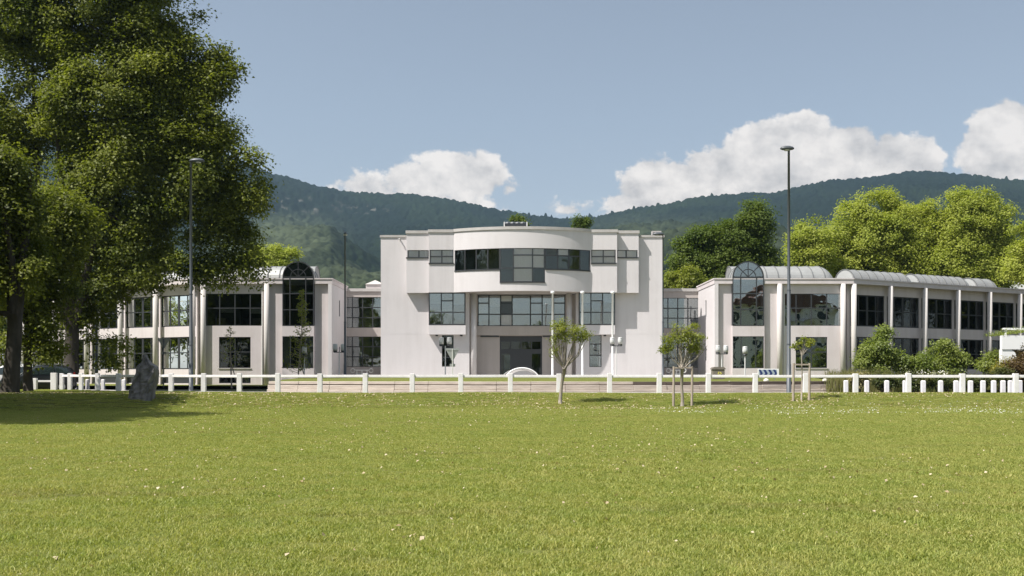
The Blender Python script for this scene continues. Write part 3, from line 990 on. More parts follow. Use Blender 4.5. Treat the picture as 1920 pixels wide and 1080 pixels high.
    for i in (1, 2):
        bm = bmesh.new()
        a, b = (us[1] - .62, us[1] + .30) if i == 1 else (us[3] - .30, us[3] + .62)
        wall(bm, id_, [a, b], [G + .02, HZ(663, Zr)], [(a + .07, b - .07, G + .12, HZ(663, Zr) - .1)], Zr + .22, Zr + .27)
        dr = obj('door', bm, M_frame, root)
        bm = bmesh.new(); box(bm, a + .06, b - .06, Zr + .24, Zr + .252, G + .11, HZ(663, Zr) - .09)
        obj('pane', bm, M_glass_bright, dr)
    # columns
    for px in (888.3, 1067.2):
        bm = bmesh.new()
        lathe(bm, [(.24, G), (.24, 5.0), (.24, bz0)], WX(px, 86.12), 86.12, 24)
        obj('column', bm, M_white, root, smooth=True)
    # little downlights under the glazed boxes, camera on the wall
    for px, y in ((819, 629), (865, 629), (1134, 629)):
        bm = bmesh.new()
        x, z = WX(px, Zb + .5), HZ(y, Zb + .5)
        lathe(bm, [(.09, bxz[0] - .13), (.11, bxz[0] - .1), (.11, bxz[0] - .002)], x, Zb + .5, 10)
        obj('downlight', bm, M_frame, root)
    bm = bmesh.new()
    tube(bm, [(WX(749, 85.8), 86, HZ(448.5, 86)), (WX(749, 85.8), 85.75, HZ(448, 86)), (WX(749, 85.8), 85.72, HZ(450, 86))], [.05, .05, .05], 8)
    obj('gargoyle_spout', bm, M_coping, root)


main_building()


def rooftop():
    Zq = 90.0
    x0, x1 = WX(945.5, Zq), WX(988, Zq)
    z0 = HZ(444.5, 86) - .4
    t = thing('roof_skylight', (WX(967, Zq), Zq, z0), 'dark low roof unit with pale corner posts on the flat roof of the entrance building', 'roof unit')
    bm = bmesh.new(); box(bm, x0 + .1, x1 - .1, Zq, Zq + 2, z0, HZ(421, Zq)); obj('plinth', bm, M_frame, t)
    for k in range(4):
        a = x0 + .12 + (x1 - x0 - .24) * k / 4; b = a + (x1 - x0 - .24) / 4 - .05
        bm = bmesh.new()
        lathe(bm, [(.32, HZ(420.9, Zq)), (.42, HZ(418, Zq)), (.34, HZ(415.5, Zq)), (.12, HZ(414.2, Zq))], (a + b) / 2, Zq + .6, 12)
        obj('dome', bm, M_pole, t)
    bm = bmesh.new(); box(bm, x0, x1, Zq + .1, Zq + 1.8, HZ(421, Zq) - .05, HZ(420.2, Zq)); obj('tray', bm, M_pole, t)
    for x in (x0, x1):
        bm = bmesh.new(); box(bm, x - .05, x + .05, Zq - .05, Zq + .05, z0, HZ(416, Zq)); obj('post', bm, M_polelight, t)
    Zq = 88.0
    t = thing('roof_vent', (WX(1231, Zq), Zq, 12.5), 'small pale open frame vent at the right corner of the white roof', 'roof vent')
    for a, b, c, d_ in ((1222.5, 1240, 433, 435.2), (1222.5, 1224.5, 435.2, 445), (1238, 1240, 435.2, 445), (1228, 1230, 435.2, 445)):
        bm = bmesh.new(); box(bm, WX(a, Zq), WX(b, Zq), Zq, Zq + .5, HZ(d_, Zq), HZ(c, Zq)); obj('rail' if b - a > 5 else 'post', bm, M_coping, t)


rooftop()


# ------------------------------------------------------------------ side wings and links
AX = WX(981, 84.5)
GB = 0.62


M_poly = mat('pale_polycarbonate', (0.40, 0.41, 0.40), 0.25, spec=0.6)


def half_arc(bm, cx, cz, r0, r1, y0, y1, a0=0.0, a1=math.pi, n=20, sg=1):
    pr = []
    for k in range(n + 1):
        a = a0 + (a1 - a0) * k / n
        ca, sa = math.cos(a), math.sin(a)
        pr.append([bm.verts.new((cx + r * ca * sg, y, cz + r * sa)) for r in (r0, r1) for y in (y0, y1)])
    for k in range(n):
        p, q = pr[k], pr[k + 1]
        for f in ((0, 1), (1, 3), (3, 2), (2, 0)):
            bm.faces.new([p[f[0]], p[f[1]], q[f[1]], q[f[0]]])
    bm.faces.new([pr[0][i] for i in (0, 1, 3, 2)]); bm.faces.new([pr[-1][i] for i in (2, 3, 1, 0)])


def vault(mp, u0, u1, dc, R, z0, root, mitre=0.0, hip=0.0, rib=1.0, n=16):
    """half-round skylight along u, ribs over it, glazed end with a dark rim"""
    def pt(u, a, r):
        d = dc - r * math.cos(a)
        return mp(u - mitre * (d - (dc - R)) if mitre else u, d, z0 + r * math.sin(a))
    bm = bmesh.new()
    rings = [(u0, 0.0, 1.0)]
    ue = u1 - hip
    rings.append((ue, 1.0, 1.0))
    for k in range(1, 8):
        f = k / 7
        rings.append((ue + hip * math.sin(f * math.pi / 2), 1.0, max(math.cos(f * math.pi / 2), .02)))
    if not hip: rings = rings[:2]
    g = []
    for (u, mm, sc) in rings:
        g.append([bm.verts.new(mp(u - mitre * mm * (R - R * math.cos(math.pi * k / n)), dc - R * math.cos(math.pi * k / n) * (.35 + .65 * sc), z0 + R * sc * math.sin(math.pi * k / n))) for k in range(n + 1)])
    for a_, b_ in zip(g, g[1:]):
        for k in range(n):
            bm.faces.new([a_[k], b_[k], b_[k + 1], a_[k + 1]])
    bm.faces.new(g[0][::-1])
    if not hip: bm.faces.new(g[-1])
    bmesh.ops.recalc_face_normals(bm, faces=bm.faces)
    vt = obj('vault_skylight', bm, M_vault, root)
    u1 = ue
    m = max(2, int((u1 - u0) / rib))
    for i in range(m + 1):
        u = u0 + (u1 - u0) * i / m
        bm = bmesh.new()
        w = .035
        rows = []
        for k in range(n + 1):
            a = math.pi * k / n
            mm = mitre * i / m
            row = []
            for (du, r) in ((-w, R - .01), (-w, R + .05), (w, R + .05), (w, R - .01)):
                d = dc - r * math.cos(a)
                row.append(bm.verts.new(mp(u + du - mm * (d - (dc - R)), d, z0 + r * math.sin(a))))
            rows.append(row)
        for k in range(n):
            for q in range(4):
                bm.faces.new([rows[k][q], rows[k][(q + 1) % 4], rows[k + 1][(q + 1) % 4], rows[k + 1][q]])
        bm.faces.new(rows[0]); bm.faces.new(rows[-1][::-1])
        bmesh.ops.recalc_face_normals(bm, faces=bm.faces)
        obj('seam', bm, M_rib, vt)
    return vt


def make_wing(sg):
    Z0 = 84.5
    S = lambda px, d=0.0: WX(px, Z0 + d) - AX
    right = sg > 0
    root = thing('office_wing', (AX + sg * 24, Z0 + 3, GB),
                 'beige two-storey office wing right of the entrance building with grey barrel skylights' if right else 'beige two-storey office wing left of the entrance building half behind large trees', 'building')
    P = lambda s, d, z: (AX + sg * s, Z0 + d, z)
    ang = math.radians(29.3)
    Sc = S(1601)
    ca, sa = math.cos(ang), math.sin(ang)
    Q = lambda u, d, z: (AX + sg * (Sc + ca * u - sa * d), Z0 + sa * u + ca * d, z)
    LU = 40.0
    zf0, zf1 = HZ(532, Z0), HZ(521.5, Z0)
    zu0, zu1, zl0, zl1 = HZ(611, 85), HZ(551, 85), HZ(691, 85), HZ(631, 85)
    fin = lambda bm: bmesh.ops.recalc_face_normals(bm, faces=bm.faces)
    bm = bmesh.new()
    mbox(bm, P, S(1339), Sc, 0, .9, zf0, zf1 - .1); mbox(bm, P, S(1338), Sc + .03, -.05, .95, zf1 - .1, zf1)
    mbox(bm, Q, .003, LU, 0, 1.2, zf0 + .004, zf1 - .104); mbox(bm, Q, .003, LU, -.05, 1.25, zf1 - .104, zf1 - .004)
    mbox(bm, P, S(1339), S(1339) + .3, .9, 8, zf0, zf1 - .1); mbox(bm, P, S(1338), S(1338) + .5, .951, 8, zf1 - .1, zf1)
    fin(bm); obj('fascia', bm, M_wing, root)
    bm = bmesh.new()
    mbox(bm, P, S(1340) + .31, Sc, .91, 8, zf1 - .5, zf1 - .3); mbox(bm, Q, 0, LU, 1.21, 9.5, zf1 - .55, zf1 - .32)
    fin(bm); obj('roof', bm, M_roof, root)
    # end pier and end wall
    e0 = S(1340)
    bm = bmesh.new()
    mbox(bm, P, e0, S(1347), .003, .279, GB, zf0 - .002)
    E = lambda u, d, z: P(e0 + d, u, z)
    nw = [(3.6, 4.1, 6.5, 7.9), (3.6, 4.1, 2.7, 3.9)]
    wall(bm, E, [.281, 8], [GB, zf0 - .002], nw, 0, .3)
    fin(bm); obj('end_wall', bm, M_white, root)
    for w in nw:
        window(root, E, w, [w], .04, glass=M_glass_dark, edge=-.004)
    # recessed front wall
    o0, o1 = S(1373), S(1433)
    up = (S(1469, .6), S(1575.5, .6), zu0, zu1); lo = (S(1490, .6), S(1549, .6), HZ(690, 85), HZ(632, 85))
    slit = (S(1490, .6), S(1549, .6), .78, 1.42)
    bm = bmesh.new()
    wall(bm, P, [S(1347), S(1587.5)], [GB, zf0 - .002], [up, lo, slit, (o0 + .15, o1 - .15, zu0, 8.9), (o0 + .15, o1 - .15, zl0, zl1)], .28, .54)
    fin(bm); obj('front_wall', bm, M_wing, root)
    us = [up[0], S(1491, .6), S(1519.5, .6), S(1548, .6), up[1]]
    gm = M_glass_dark if not right else M_glass_bright
    window(root, P, up, panes_grid(us, [zu0, HZ(578, 85), zu1]), .32, glass=gm, edge=-.004, blinds={0: .3, 4: .25} if not right else {})
    um = S(1519.5, .6)
    window(root, P, lo, panes_grid([lo[0], um, lo[1]], [lo[2], HZ(660, 85), lo[3]]), .34, glass=gm, edge=-.004)
    window(root, P, slit, [slit], .36, glass=M_glass_dark, edge=-.004, name='basement_window')
    bm = bmesh.new(); mbox(bm, P, lo[0] - .06, lo[1] + .06, .22, .35, lo[2] - .07, lo[2] - .004); fin(bm); obj('sill', bm, M_coping, root)
    # projecting glazed bay with the arched head
    bm = bmesh.new()
    wall(bm, P, [o0, o1], [GB, zu0], [(o0 + .04, o1 - .04, zl0 + .02, zl1)], -.06, .12)
    for a in (o0, o1 - .1):
        mbox(bm, P, a, a + .1, .121, .278, GB, zu0)
    fin(bm); obj('bay_wall', bm, M_wing, root)
    bm = bmesh.new()
    for a in (o0, o1 - .06):
        mbox(bm, P, a, a + .06, .06, .278, zu0, zf1)
    fin(bm); obj('bay_cheek', bm, M_frame, root)
    Zo = Z0 - .06
    us = [WX(p, Zo) - AX for p in (1374, 1388.8, 1418.5, 1432)]
    zs = [HZ(p, Zo) for p in (610.5, 580.7, 550.5, 520)]
    gb = M_glass_bright if right else M_glass_dark
    window(root, P, (us[0], us[-1], zs[0], zs[-1]), panes_grid(us, zs), -.07, glass=gb, edge=.02)
    usl = [WX(p, Zo) - AX for p in (1374.5, 1390, 1417.5, 1431.5)]
    window(root, P, (o0 + .04, o1 - .04, zl0 + .02, zl1), panes_grid(usl, [zl0 + .05, zl1 - .03]), -.02, glass=M_glass_bright if right else M_glass_dark, edge=-.002, bar=.03, blinds={0: 1, 2: 1} if not right else {})
    ac, az_ = (us[0] + us[-1]) / 2, zs[-1] + .035
    R = (us[-1] - us[0]) / 2 + .02
    bm = bmesh.new()
    cx = AX + sg * ac
    half_arc(bm, cx, az_, R - .09, R, Z0 - .08, Z0 + .03, n=24)
    half_arc(bm, cx, az_, R * .5 - .05, R * .5 + .01, Z0 - .072, Z0 + .025, n=16)
    box(bm, cx - R, cx + R, Z0 - .075, Z0 + .028, az_ - .035, az_ + .03)
    for a in (45, 90, 135):
        a = math.radians(a); c_, s_ = math.cos(a), math.sin(a); w = .03
        r0, r1 = .05, R - .05
        vs = []
        for y in (Z0 - .068, Z0 + .02):
            for (r, k) in ((r0, -w), (r1, -w), (r1, w), (r0, w)):
                vs.append(bm.verts.new((cx + r * c_ - k * s_, y, az_ + r * s_ + k * c_)))
        for f in ((0, 1, 2, 3), (7, 6, 5, 4), (0, 4, 5, 1), (1, 5, 6, 2), (2, 6, 7, 3), (3, 7, 4, 0)):
            bm.faces.new([vs[i] for i in f])
    fin(bm)
    fan = obj('arched_window', bm, M_frame, root)
    for (r0, r1) in ((.03, R * .5 - .04), (R * .5, R - .08)):
        for k in range(4):
            bm = bmesh.new()
            half_arc(bm, cx, az_ + .02, r0, r1, Z0 - .03, Z0 - .018, math.radians(45 * k + 1.5), math.radians(45 * k + 43.5), n=6)
            fin(bm); obj('pane', bm, gb, fan)
    # roof lights
    D = lambda u, d, z: P(ac + (d - 0), u, z)
    vault(lambda u, d, z: P(ac + d, u, z), .08, 2.0, 0.0, R - .06, zf1 - .02, root, rib=.9)
    vault(P, ac - 1.0, S(1570, 1.5), 2.9, 1.32, zf1 - .06, root, mitre=.30, hip=1.0, rib=.95)
    for (a, b) in ((1.3, 9.0), (9.4, 16.8), (17.2, 20.8)):
        vt = vault(Q, a, b, 2.2, 1.05, zf1 - .09, root, hip=1.1, rib=.85)
        bm = bmesh.new()
        pts0 = [Q(a - .02, 2.2 - .93 * math.cos(math.pi * k / 14), zf1 - .05 + .93 * math.sin(math.pi * k / 14)) for k in range(15)]
        bm.faces.new([bm.verts.new(p) for p in pts0])
        obj('end_pane', bm, M_poly, vt)
    # antenna masts on the roof edge of the right wing
    # columns of the front
    for px in (1462, 1581):
        bm = bmesh.new(); p = P(S(px, .1), .12, 0)
        lathe(bm, [(.215, GB), (.215, 4.6), (.215, zf0 - .003)], p[0], p[1], 20)
        obj('column', bm, M_column, root, smooth=True)
    # angled front: columns, wall and windows bay by bay
    pitch = 4.36
    nb = 8
    hs = []
    for k in range(nb):
        a, b = .15 + pitch * k + .14, .15 + pitch * (k + 1) - .14
        hs += [(a, b, zu0, zu1 - .02), (a, b, zl0 - .05, zl1), (a, b, .76, 1.44)]
    bm = bmesh.new()
    wall(bm, Q, [-.1, .15 + pitch * nb + .3], [GB, zf0 - .001], hs, .62, .86)
    fin(bm); obj('angled_wall', bm, M_wing, root)
    r2 = np.random.default_rng(5 + sg)
    for k in range(nb + 1):
        bm = bmesh.new(); p = Q(.15 + pitch * k, .13, 0)
        lathe(bm, [(.215, GB), (.215, 4.6), (.215, zf0 - .003)], p[0], p[1], 20)
        obj('column', bm, M_column, root, smooth=True)
    for k in range(nb):
        a, b = .15 + pitch * k + .14, .15 + pitch * (k + 1) - .14
        m_ = (a + b) / 2
        us = [a + .06, (a + m_) / 2, m_ - .07, m_ + .07, (b + m_) / 2, b - .06]
        if k > 5: us = [a + .06, m_, b - .06]
        for (z0, z1, zm) in ((zu0, zu1 - .02, (zu0 + zu1) / 2), (zl0 - .05, zl1, (zl0 + zl1) / 2)):
            pn = [p for p in panes_grid(us, [z0 + .05, zm, z1 - .05]) if p[1] - p[0] > .3]
            bl = {}
            if not right:
                for q in range(len(pn)):
                    if r2.random() < .22: bl[q] = float(r2.uniform(.25, 1))
            window(root, Q, (a, b, z0, z1), pn, .68, glass=M_glass_dark, edge=-.004, blinds=bl)
        bm = bmesh.new(); mbox(bm, Q, a + .003, b - .003, .75, .77, .765, 1.435); fin(bm); obj('basement_panel', bm, M_frame, root)
    # floors and inner walls
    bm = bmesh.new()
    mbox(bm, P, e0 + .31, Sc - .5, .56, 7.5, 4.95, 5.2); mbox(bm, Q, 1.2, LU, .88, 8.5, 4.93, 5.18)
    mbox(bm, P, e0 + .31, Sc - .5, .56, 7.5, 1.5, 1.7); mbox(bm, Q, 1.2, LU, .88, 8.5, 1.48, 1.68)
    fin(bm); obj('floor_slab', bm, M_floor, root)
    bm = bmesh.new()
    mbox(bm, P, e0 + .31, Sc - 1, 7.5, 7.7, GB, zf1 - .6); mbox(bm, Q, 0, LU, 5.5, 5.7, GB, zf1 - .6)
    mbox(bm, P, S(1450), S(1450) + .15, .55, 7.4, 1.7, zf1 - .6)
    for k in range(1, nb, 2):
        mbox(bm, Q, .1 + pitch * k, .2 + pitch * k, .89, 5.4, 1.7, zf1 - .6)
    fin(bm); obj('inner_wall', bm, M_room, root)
    if not right:
        bm = bmesh.new()
        for k in range(6):
            for q in range(3):
                u = .5 + pitch * k + r2.uniform(0, 3.2); w = r2.uniform(.3, .9); h = r2.uniform(.5, 1.1)
                mbox(bm, Q, u, u + w, 1.45, 1.9, 5.19, 5.19 + h)
        for a in (S(1476), S(1545)):
            mbox(bm, P, a, a + .8, .95, 1.5, 5.21, 6.2)
        fin(bm); obj('furniture', bm, M_furn, root)
    # thin rain pipe at the edge
    bm = bmesh.new(); p = P(S(1470.5, .2), .23, 0)
    tube(bm, [(p[0], p[1], GB), (p[0], p[1], zf0 - .3)], [.045, .045], 8); obj('rain_pipe', bm, M_polelight, root)


make_wing(1)
make_wing(-1)


def make_link(sg):
    Z0 = 92.0
    right = sg > 0
    x0, x1 = (WX(1243, Z0), WX(1320, Z0)) if right else (WX(633, Z0), WX(716, Z0))
    root = thing('link_building', ((x0 + x1) / 2, Z0 + 2, GB),
                 'low glazed link with dark window grid between entrance building and right wing' if right else 'low glazed link with dark window grid between left wing and entrance building', 'building')
    I = lambda x, d, z: (x, d, z)
    zt, zc = HZ(546.5, Z0), HZ(541, Z0)
    if right:
        cols = [WX(p, Z0) for p in (1236, 1252.6, 1271, 1290, 1309.6, 1316)]
        ru = [HZ(p, Z0) for p in (615.5, 596.5, 578, 558.5)]; rl = [HZ(p, Z0) for p in (689.5, 671.5, 652, 632.5)]
    else:
        cols = [WX(p, Z0) for p in (636.5, 644, 660.5, 679.6, 698.5, 717)]
        ru = [HZ(p, Z0) for p in (614.5, 595.5, 576.5, 557)]; rl = [HZ(p, Z0) for p in (688, 669, 650, 631)]
    w1 = (cols[0], cols[-1], ru[0], ru[-1]); w2 = (cols[0], cols[-1], rl[0], rl[-1])
    bm = bmesh.new()
    wall(bm, I, [x0 - .6, x1 + .6], [GB, zt], [w1, w2], Z0, Z0 + .3)
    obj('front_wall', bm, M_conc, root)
    bm = bmesh.new(); box(bm, x0 - .6, x1 + .6, Z0 - .12, Z0 + .4, zt, zc); obj('coping', bm, M_coping, root)
    bm = bmesh.new(); box(bm, x0 - .6, x1 + .6, Z0 + .41, Z0 + 8, zt - .3, zt - .1); obj('roof', bm, M_roof, root)
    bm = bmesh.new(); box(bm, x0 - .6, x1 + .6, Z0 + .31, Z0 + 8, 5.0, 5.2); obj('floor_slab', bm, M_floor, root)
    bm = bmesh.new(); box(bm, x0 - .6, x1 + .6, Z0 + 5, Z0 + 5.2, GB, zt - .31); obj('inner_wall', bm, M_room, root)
    gl = M_glass_bright
    window(root, I, w1, panes_grid(cols, ru), Z0 + .06, glass=gl, edge=-.004)
    window(root, I, w2, panes_grid(cols, rl), Z0 + .06, glass=gl, edge=-.004)
    if not right:
        # chimney-like roof house with a pyramid cap
        Zq = 96.0
        t = thing('roof_house', (WX(700, Zq), Zq, zt), 'small roof house with pyramid cap above the left glazed link', 'roof house')
        bm = bmesh.new(); box(bm, WX(686, Zq), WX(720, Zq), Zq, Zq + 1.8, zt - .1, HZ(533, Zq)); obj('wall', bm, M_wing, t)
        bm = bmesh.new()
        a = [bm.verts.new(p) for p in ((WX(685, Zq), Zq - .1, HZ(533, Zq)), (WX(721, Zq), Zq - .1, HZ(533, Zq)), (WX(721, Zq), Zq + 1.9, HZ(533, Zq)), (WX(685, Zq), Zq + 1.9, HZ(533, Zq)))]
        top = bm.verts.new((WX(701, Zq), Zq + .9, HZ(523.5, Zq)))
        for k in range(4): bm.faces.new([a[k], a[(k + 1) % 4], top])
        bm.faces.new(a[::-1])
        obj('roof', bm, M_coping, t)


make_link(1)
make_link(-1)
# ------------------------------------------------------------------ raised bed in front of the building
M_sleeper = mat('weathered_sleeper', (0.40, 0.345, 0.295), 0.95, col2=(0.55, 0.485, 0.42), scale=3, bump=0.8, stretch=(.35, .35, 2.5))
M_sleeper_shade = mat('shaded_sleeper', (0.085, 0.065, 0.055), 0.95, col2=(0.14, 0.11, 0.09), scale=3, bump=0.8, stretch=(.35, .35, 2.5))  # upper right course: shade of facing off the sun put into its brown
M_gravel = mat('bed_gravel', (0.33, 0.29, 0.24), 0.95, col2=(0.45, 0.41, 0.36), scale=14, bump=0.6)


def bed_front(x, off=0.0):
    """plan of the bed's front edge: a wide shallow bow"""
    return 57.6 + 0.0125 * (x - 1.0) ** 2 + off


def raised_bed():
    root = thing('raised_bed', (2.5, 62, 0.5), 'long low raised bed edged with weathered sleepers and topped with grass behind the white fence', 'raised bed')
    xa, xb = WX(502, 60.5), WX(1598, 61.5)
    n = 18
    xs = np.linspace(xa, xb, n + 1)
    r = random.Random(3)
    for i in range(n):
        a, b = xs[i] + .005, xs[i + 1] - .005
        for (o, z0, z1, m, th) in ((-0.32, .44, .66, M_sleeper, .32), (-0.10, .662, .92, M_sleeper, .3), (0.10 if i < 11 else .02, .965 if i < 11 else .922, 1.13, M_sleeper if i < 11 else M_sleeper_shade, .28)):
            bm = bmesh.new()
            j = r.uniform(-.015, .015); jz = r.uniform(-.008, .008)
            pts = [(a, bed_front(a, o + j)), (b, bed_front(b, o + j)), (b, bed_front(b, o + th)), (a, bed_front(a, o + th))]
            lo = [bm.verts.new((*p, z0)) for p in pts]; hi = [bm.verts.new((*p, z1 + jz)) for p in pts]
            bm.faces.new(lo[::-1]); bm.faces.new(hi)
            for k in range(4): bm.faces.new([lo[k], lo[(k + 1) % 4], hi[(k + 1) % 4], hi[k]])
            bmesh.ops.bevel(bm, geom=list(bm.edges), offset=.018, segments=1, affect='EDGES')
            obj('sleeper', bm, m, root)
    bm = bmesh.new()
    for (off0, off1, z0, z1) in ((0.42, .30, .5, 1.0),):
        pass
    xs2 = np.linspace(xa, xb, 61)
    gy = np.linspace(0, 1, 14)
    v = []
    for x in xs2:
        y0 = bed_front(x, .3); y1 = 72.5
        for t in gy:
            y = y0 + (y1 - y0) * t
            v.append((x, y, 1.08 + .20 * min(1, t * 1.4) + .05 * float(vnoise(np.array(x * .5), np.array(y * .5), 6))))
    me = np_mesh('turf', np.array(v), grid_quads(61, 14))
    link('turf', me, M_lawn, root)
    bm = bmesh.new()
    # closed sides and back so the bed is a solid body
    def side(p, q):
        quad(bm, [(*p, .42), (*q, .42), (*q, 1.1), (*p, 1.1)])
    side((xa, bed_front(xa, .2)), (xa, 72.5)); side((xa, 72.5), (xb, 72.5)); side((xb, 72.5), (xb, bed_front(xb, .2)))
    obj('edge_board', bm, M_sleeper, root)
    # gravel margin at the foot
    bm = bmesh.new()
    for i in range(60):
        a, b = xs2[i], xs2[i + 1]
        quad(bm, [(a, bed_front(a, -1.1), .47), (b, bed_front(b, -1.1), .47), (b, bed_front(b, -.3), .50), (a, bed_front(a, -.3), .50)])
    obj('gravel_strip', bm, M_gravel, kind='structure')


raised_bed()


# ------------------------------------------------------------------ fence and bollards
def make_fence():
    root = thing('white_fence', (WX(957, 54), 54, .58), 'long white post and rail fence curving along the far edge of the lawn', 'fence')
    P = [p for p in FPX if 100 < p[0] < 1910] + [(2010, 52), (2120, 52)]
    r = random.Random(11)
    pos = []
    for (px, Zp) in P:
        x = WX(px, Zp); z0 = float(lawn_z(x, Zp)) - .06
        pos.append((x, Zp, z0, 1.6 + r.uniform(-.015, .02)))
    for i, (x, y, z0, zt) in enumerate(pos):
        bm = bmesh.new()
        w = .125 if i > 3 else .11
        box(bm, x - w, x + w, y - .11, y + .11, z0 - .1, zt, bevel=.02)
        # slightly domed head
        obj('post', bm, M_fence, root)
    for i in range(len(pos) - 1):
        a, b = Vector(pos[i][:3]), Vector(pos[i + 1][:3])
        t = (b - a); t.z = 0; L_ = t.length; t.normalize()
        a2, b2 = a + t * .13, b - t * .13
        nrm = Vector((-t.y, t.x, 0)) * .05
        bm = bmesh.new()
        h0, h1 = 1.372 + r.uniform(-.008, .008), 1.372 + r.uniform(-.008, .008)
        vs = []
        for (p, h) in ((a2, h0), (b2, h1)):
            for (s, dz) in ((-1, 0), (1, 0), (1, .145), (-1, .145)):
                q = p + nrm * s; vs.append(bm.verts.new((q.x, q.y, h + dz)))
        for f in ((0, 1, 2, 3), (7, 6, 5, 4), (0, 4, 5, 1), (1, 5, 6, 2), (2, 6, 7, 3), (3, 7, 4, 0)):
            bm.faces.new([vs[k] for k in f])
        bmesh.ops.recalc_face_normals(bm, faces=bm.faces)
        bmesh.ops.bevel(bm, geom=list(bm.edges), offset=.02, segments=2, affect='EDGES')
        obj('rail', bm, M_fence, root, smooth=False)


make_fence()


def make_bollards():
    def one(x, y, h):
        t = thing('white_bollard', (x, y, .44), '', 'bollard')
        bm = bmesh.new(); box(bm, x - .105, x + .105, y - .105, y + .105, .44, .44 + h - .04, bevel=.012); obj('post', bm, M_fence, t)
        bm = bmesh.new()
        b = [bm.verts.new((x + sx * .105, y + sy * .105, .44 + h - .039)) for sx, sy in ((-1, -1), (1, -1), (1, 1), (-1, 1))]
        tp = [bm.verts.new((x + sx * .06, y + sy * .06, .44 + h)) for sx, sy in ((-1, -1), (1, -1), (1, 1), (-1, 1))]
        bm.faces.new(tp); bm.faces.new(b[::-1])
        for k in range(4): bm.faces.new([b[k], b[(k + 1) % 4], tp[(k + 1) % 4], tp[k]])
        obj('cap', bm, M_fence, t)
        return t
    proto = None
    pr = [(1586, 57.5), (1625, 57), (1662.5, 56.6), (1697, 56.3), (1731, 56), (1763.5, 55.8), (1792.5, 55.7), (1819.5, 55.6), (1843, 55.7), (1863, 55.9), (1880.5, 56.3), (1894.5, 56.9), (1912, 58)]
    ORD = ['first', 'second', 'third', 'fourth', 'fifth', 'sixth', 'seventh', 'eighth', 'ninth', 'tenth', 'eleventh', 'twelfth', 'thirteenth']
    for k, (px, Zp) in enumerate(pr):
        lab = ORD[k] + ' low white bollard from the left in the curved row by the shrubs'
        x = WX(px, Zp)
        h = HZ(713, Zp) - .44
        if proto is None:
            proto = one(x, Zp, h); proto['label'] = lab; proto['group'] = 'bollards along the curve behind the fence on the right'
        else:
            o = dup(proto, (x, Zp, .44), 0, lab, 'bollards along the curve behind the fence on the right')
    pl = [(108, 66), (122.5, 67), (140.5, 67.2), (164, 67), (193, 66.4), (232, 65.4), (262, 64.6)]
    for k, (px, Zp) in enumerate(pl):
        dup(proto, (WX(px, Zp), Zp, .44), 0, ORD[k] + ' low white bollard from the left behind the fence under the large trees', 'bollards behind the fence on the left')


make_bollards()


def low_barrier():
    t = thing('low_barrier', (WX(84, 62.5), 62.5, .5), 'short low white rail between stout posts beside the dark parked car', 'barrier')
    for px, w, top in ((66, .1, 709), (101, .17, 699), (27, .09, 709)):
        x = WX(px, 62.6); bm = bmesh.new(); box(bm, x - w, x + w, 62.5, 62.72, .3, HZ(top, 62.6), bevel=.015); obj('post', bm, M_fence, t)
    bm = bmesh.new(); box(bm, WX(66, 62.6) + .105, WX(101, 62.6) - .175, 62.56, 62.66, HZ(716.5, 62.6), HZ(713, 62.6), bevel=.01); obj('rail', bm, M_fence, t)


low_barrier()

# ------------------------------------------------------------------ lamps, signs, poles
M_lampglass = mat('lamp_lens', (0.55, 0.56, 0.55), 0.3, spec=0.6)


def street_lamp(px, Zp, ytop, gz, label, head=1, arm=0.55, rb=.125):
    """tall tapered mast with one flat oval lantern"""
    x = WX(px, Zp); zt = HZ(ytop, Zp)
    t = thing('street_lamp', (x, Zp, gz), label, 'street lamp', 'tall street lamps')
    bm = bmesh.new(); tube(bm, [(x, Zp, gz - .05), (x, Zp, gz + 1.6), (x, Zp, gz + 1.62), (x, Zp, gz + (zt - gz) * .42), (x, Zp, gz + (zt - gz) * .422), (x, Zp, zt - .15)], [rb, rb, rb * .86, rb * .78, rb * .66, rb * .5], 14)
    obj('mast', bm, M_pole, t, smooth=True)
    for f in (.42, .2):
        bm = bmesh.new(); z = gz + (zt - gz) * f; rr = rb * (.86 - .2 * f) + .012
        lathe(bm, [(rr, z - .03), (rr, z + .03)], x, Zp, 14); obj('collar', bm, M_pole, t)
    bm = bmesh.new()
    hx = x + head * arm * .55
    n, m = 16, 7
    rings = []
    for i in range(m + 1):
        a = math.pi * i / m
        for_z = -math.cos(a); rr = max(math.sin(a), .001)
        rings.append([bm.verts.new((hx + arm * .72 * rr * math.cos(2 * math.pi * k / n), Zp + .2 * rr * math.sin(2 * math.pi * k / n), zt - .05 + (.16 if for_z > 0 else .10) * for_z)) for k in range(n)])
    for i in range(m):
        for k in range(n):
            bm.faces.new([rings[i][k], rings[i][(k + 1) % n], rings[i + 1][(k + 1) % n], rings[i + 1][k]])
    hd = obj('lantern', bm, M_pole, t, smooth=True)
    bm = bmesh.new(); lathe(bm, [(.13, zt - .168), (.16, zt - .12)], hx + head * .08, Zp, 12); obj('lens', bm, M_lampglass, hd)
    bm = bmesh.new(); tube(bm, [(x, Zp, zt - .4), (x, Zp, zt - .14), (x + head * .16, Zp, zt - .08)], [rb * .52, rb * .5, .05], 10); obj('neck', bm, M_pole, t)


street_lamp(358, 58.6, 300, .56, 'tall grey street lamp in front of the large trees with its lantern pointing right', 1, .62)
street_lamp(1479, 56, 277, .5, 'tall grey street lamp standing before the right wing below the largest cloud', -.3, .55)
street_lamp(647, 74, 437, .64, 'slim dark street lamp in front of the left glazed link', .1, .16, .10)
street_lamp(1243, 76, 438, .66, 'slim dark street lamp at the right corner of the white entrance building', -1, .62, .085)
street_lamp(181, 70.5, 430, .5, 'dark lamp mast under the large trees left of the rock', 1, .5, .115)


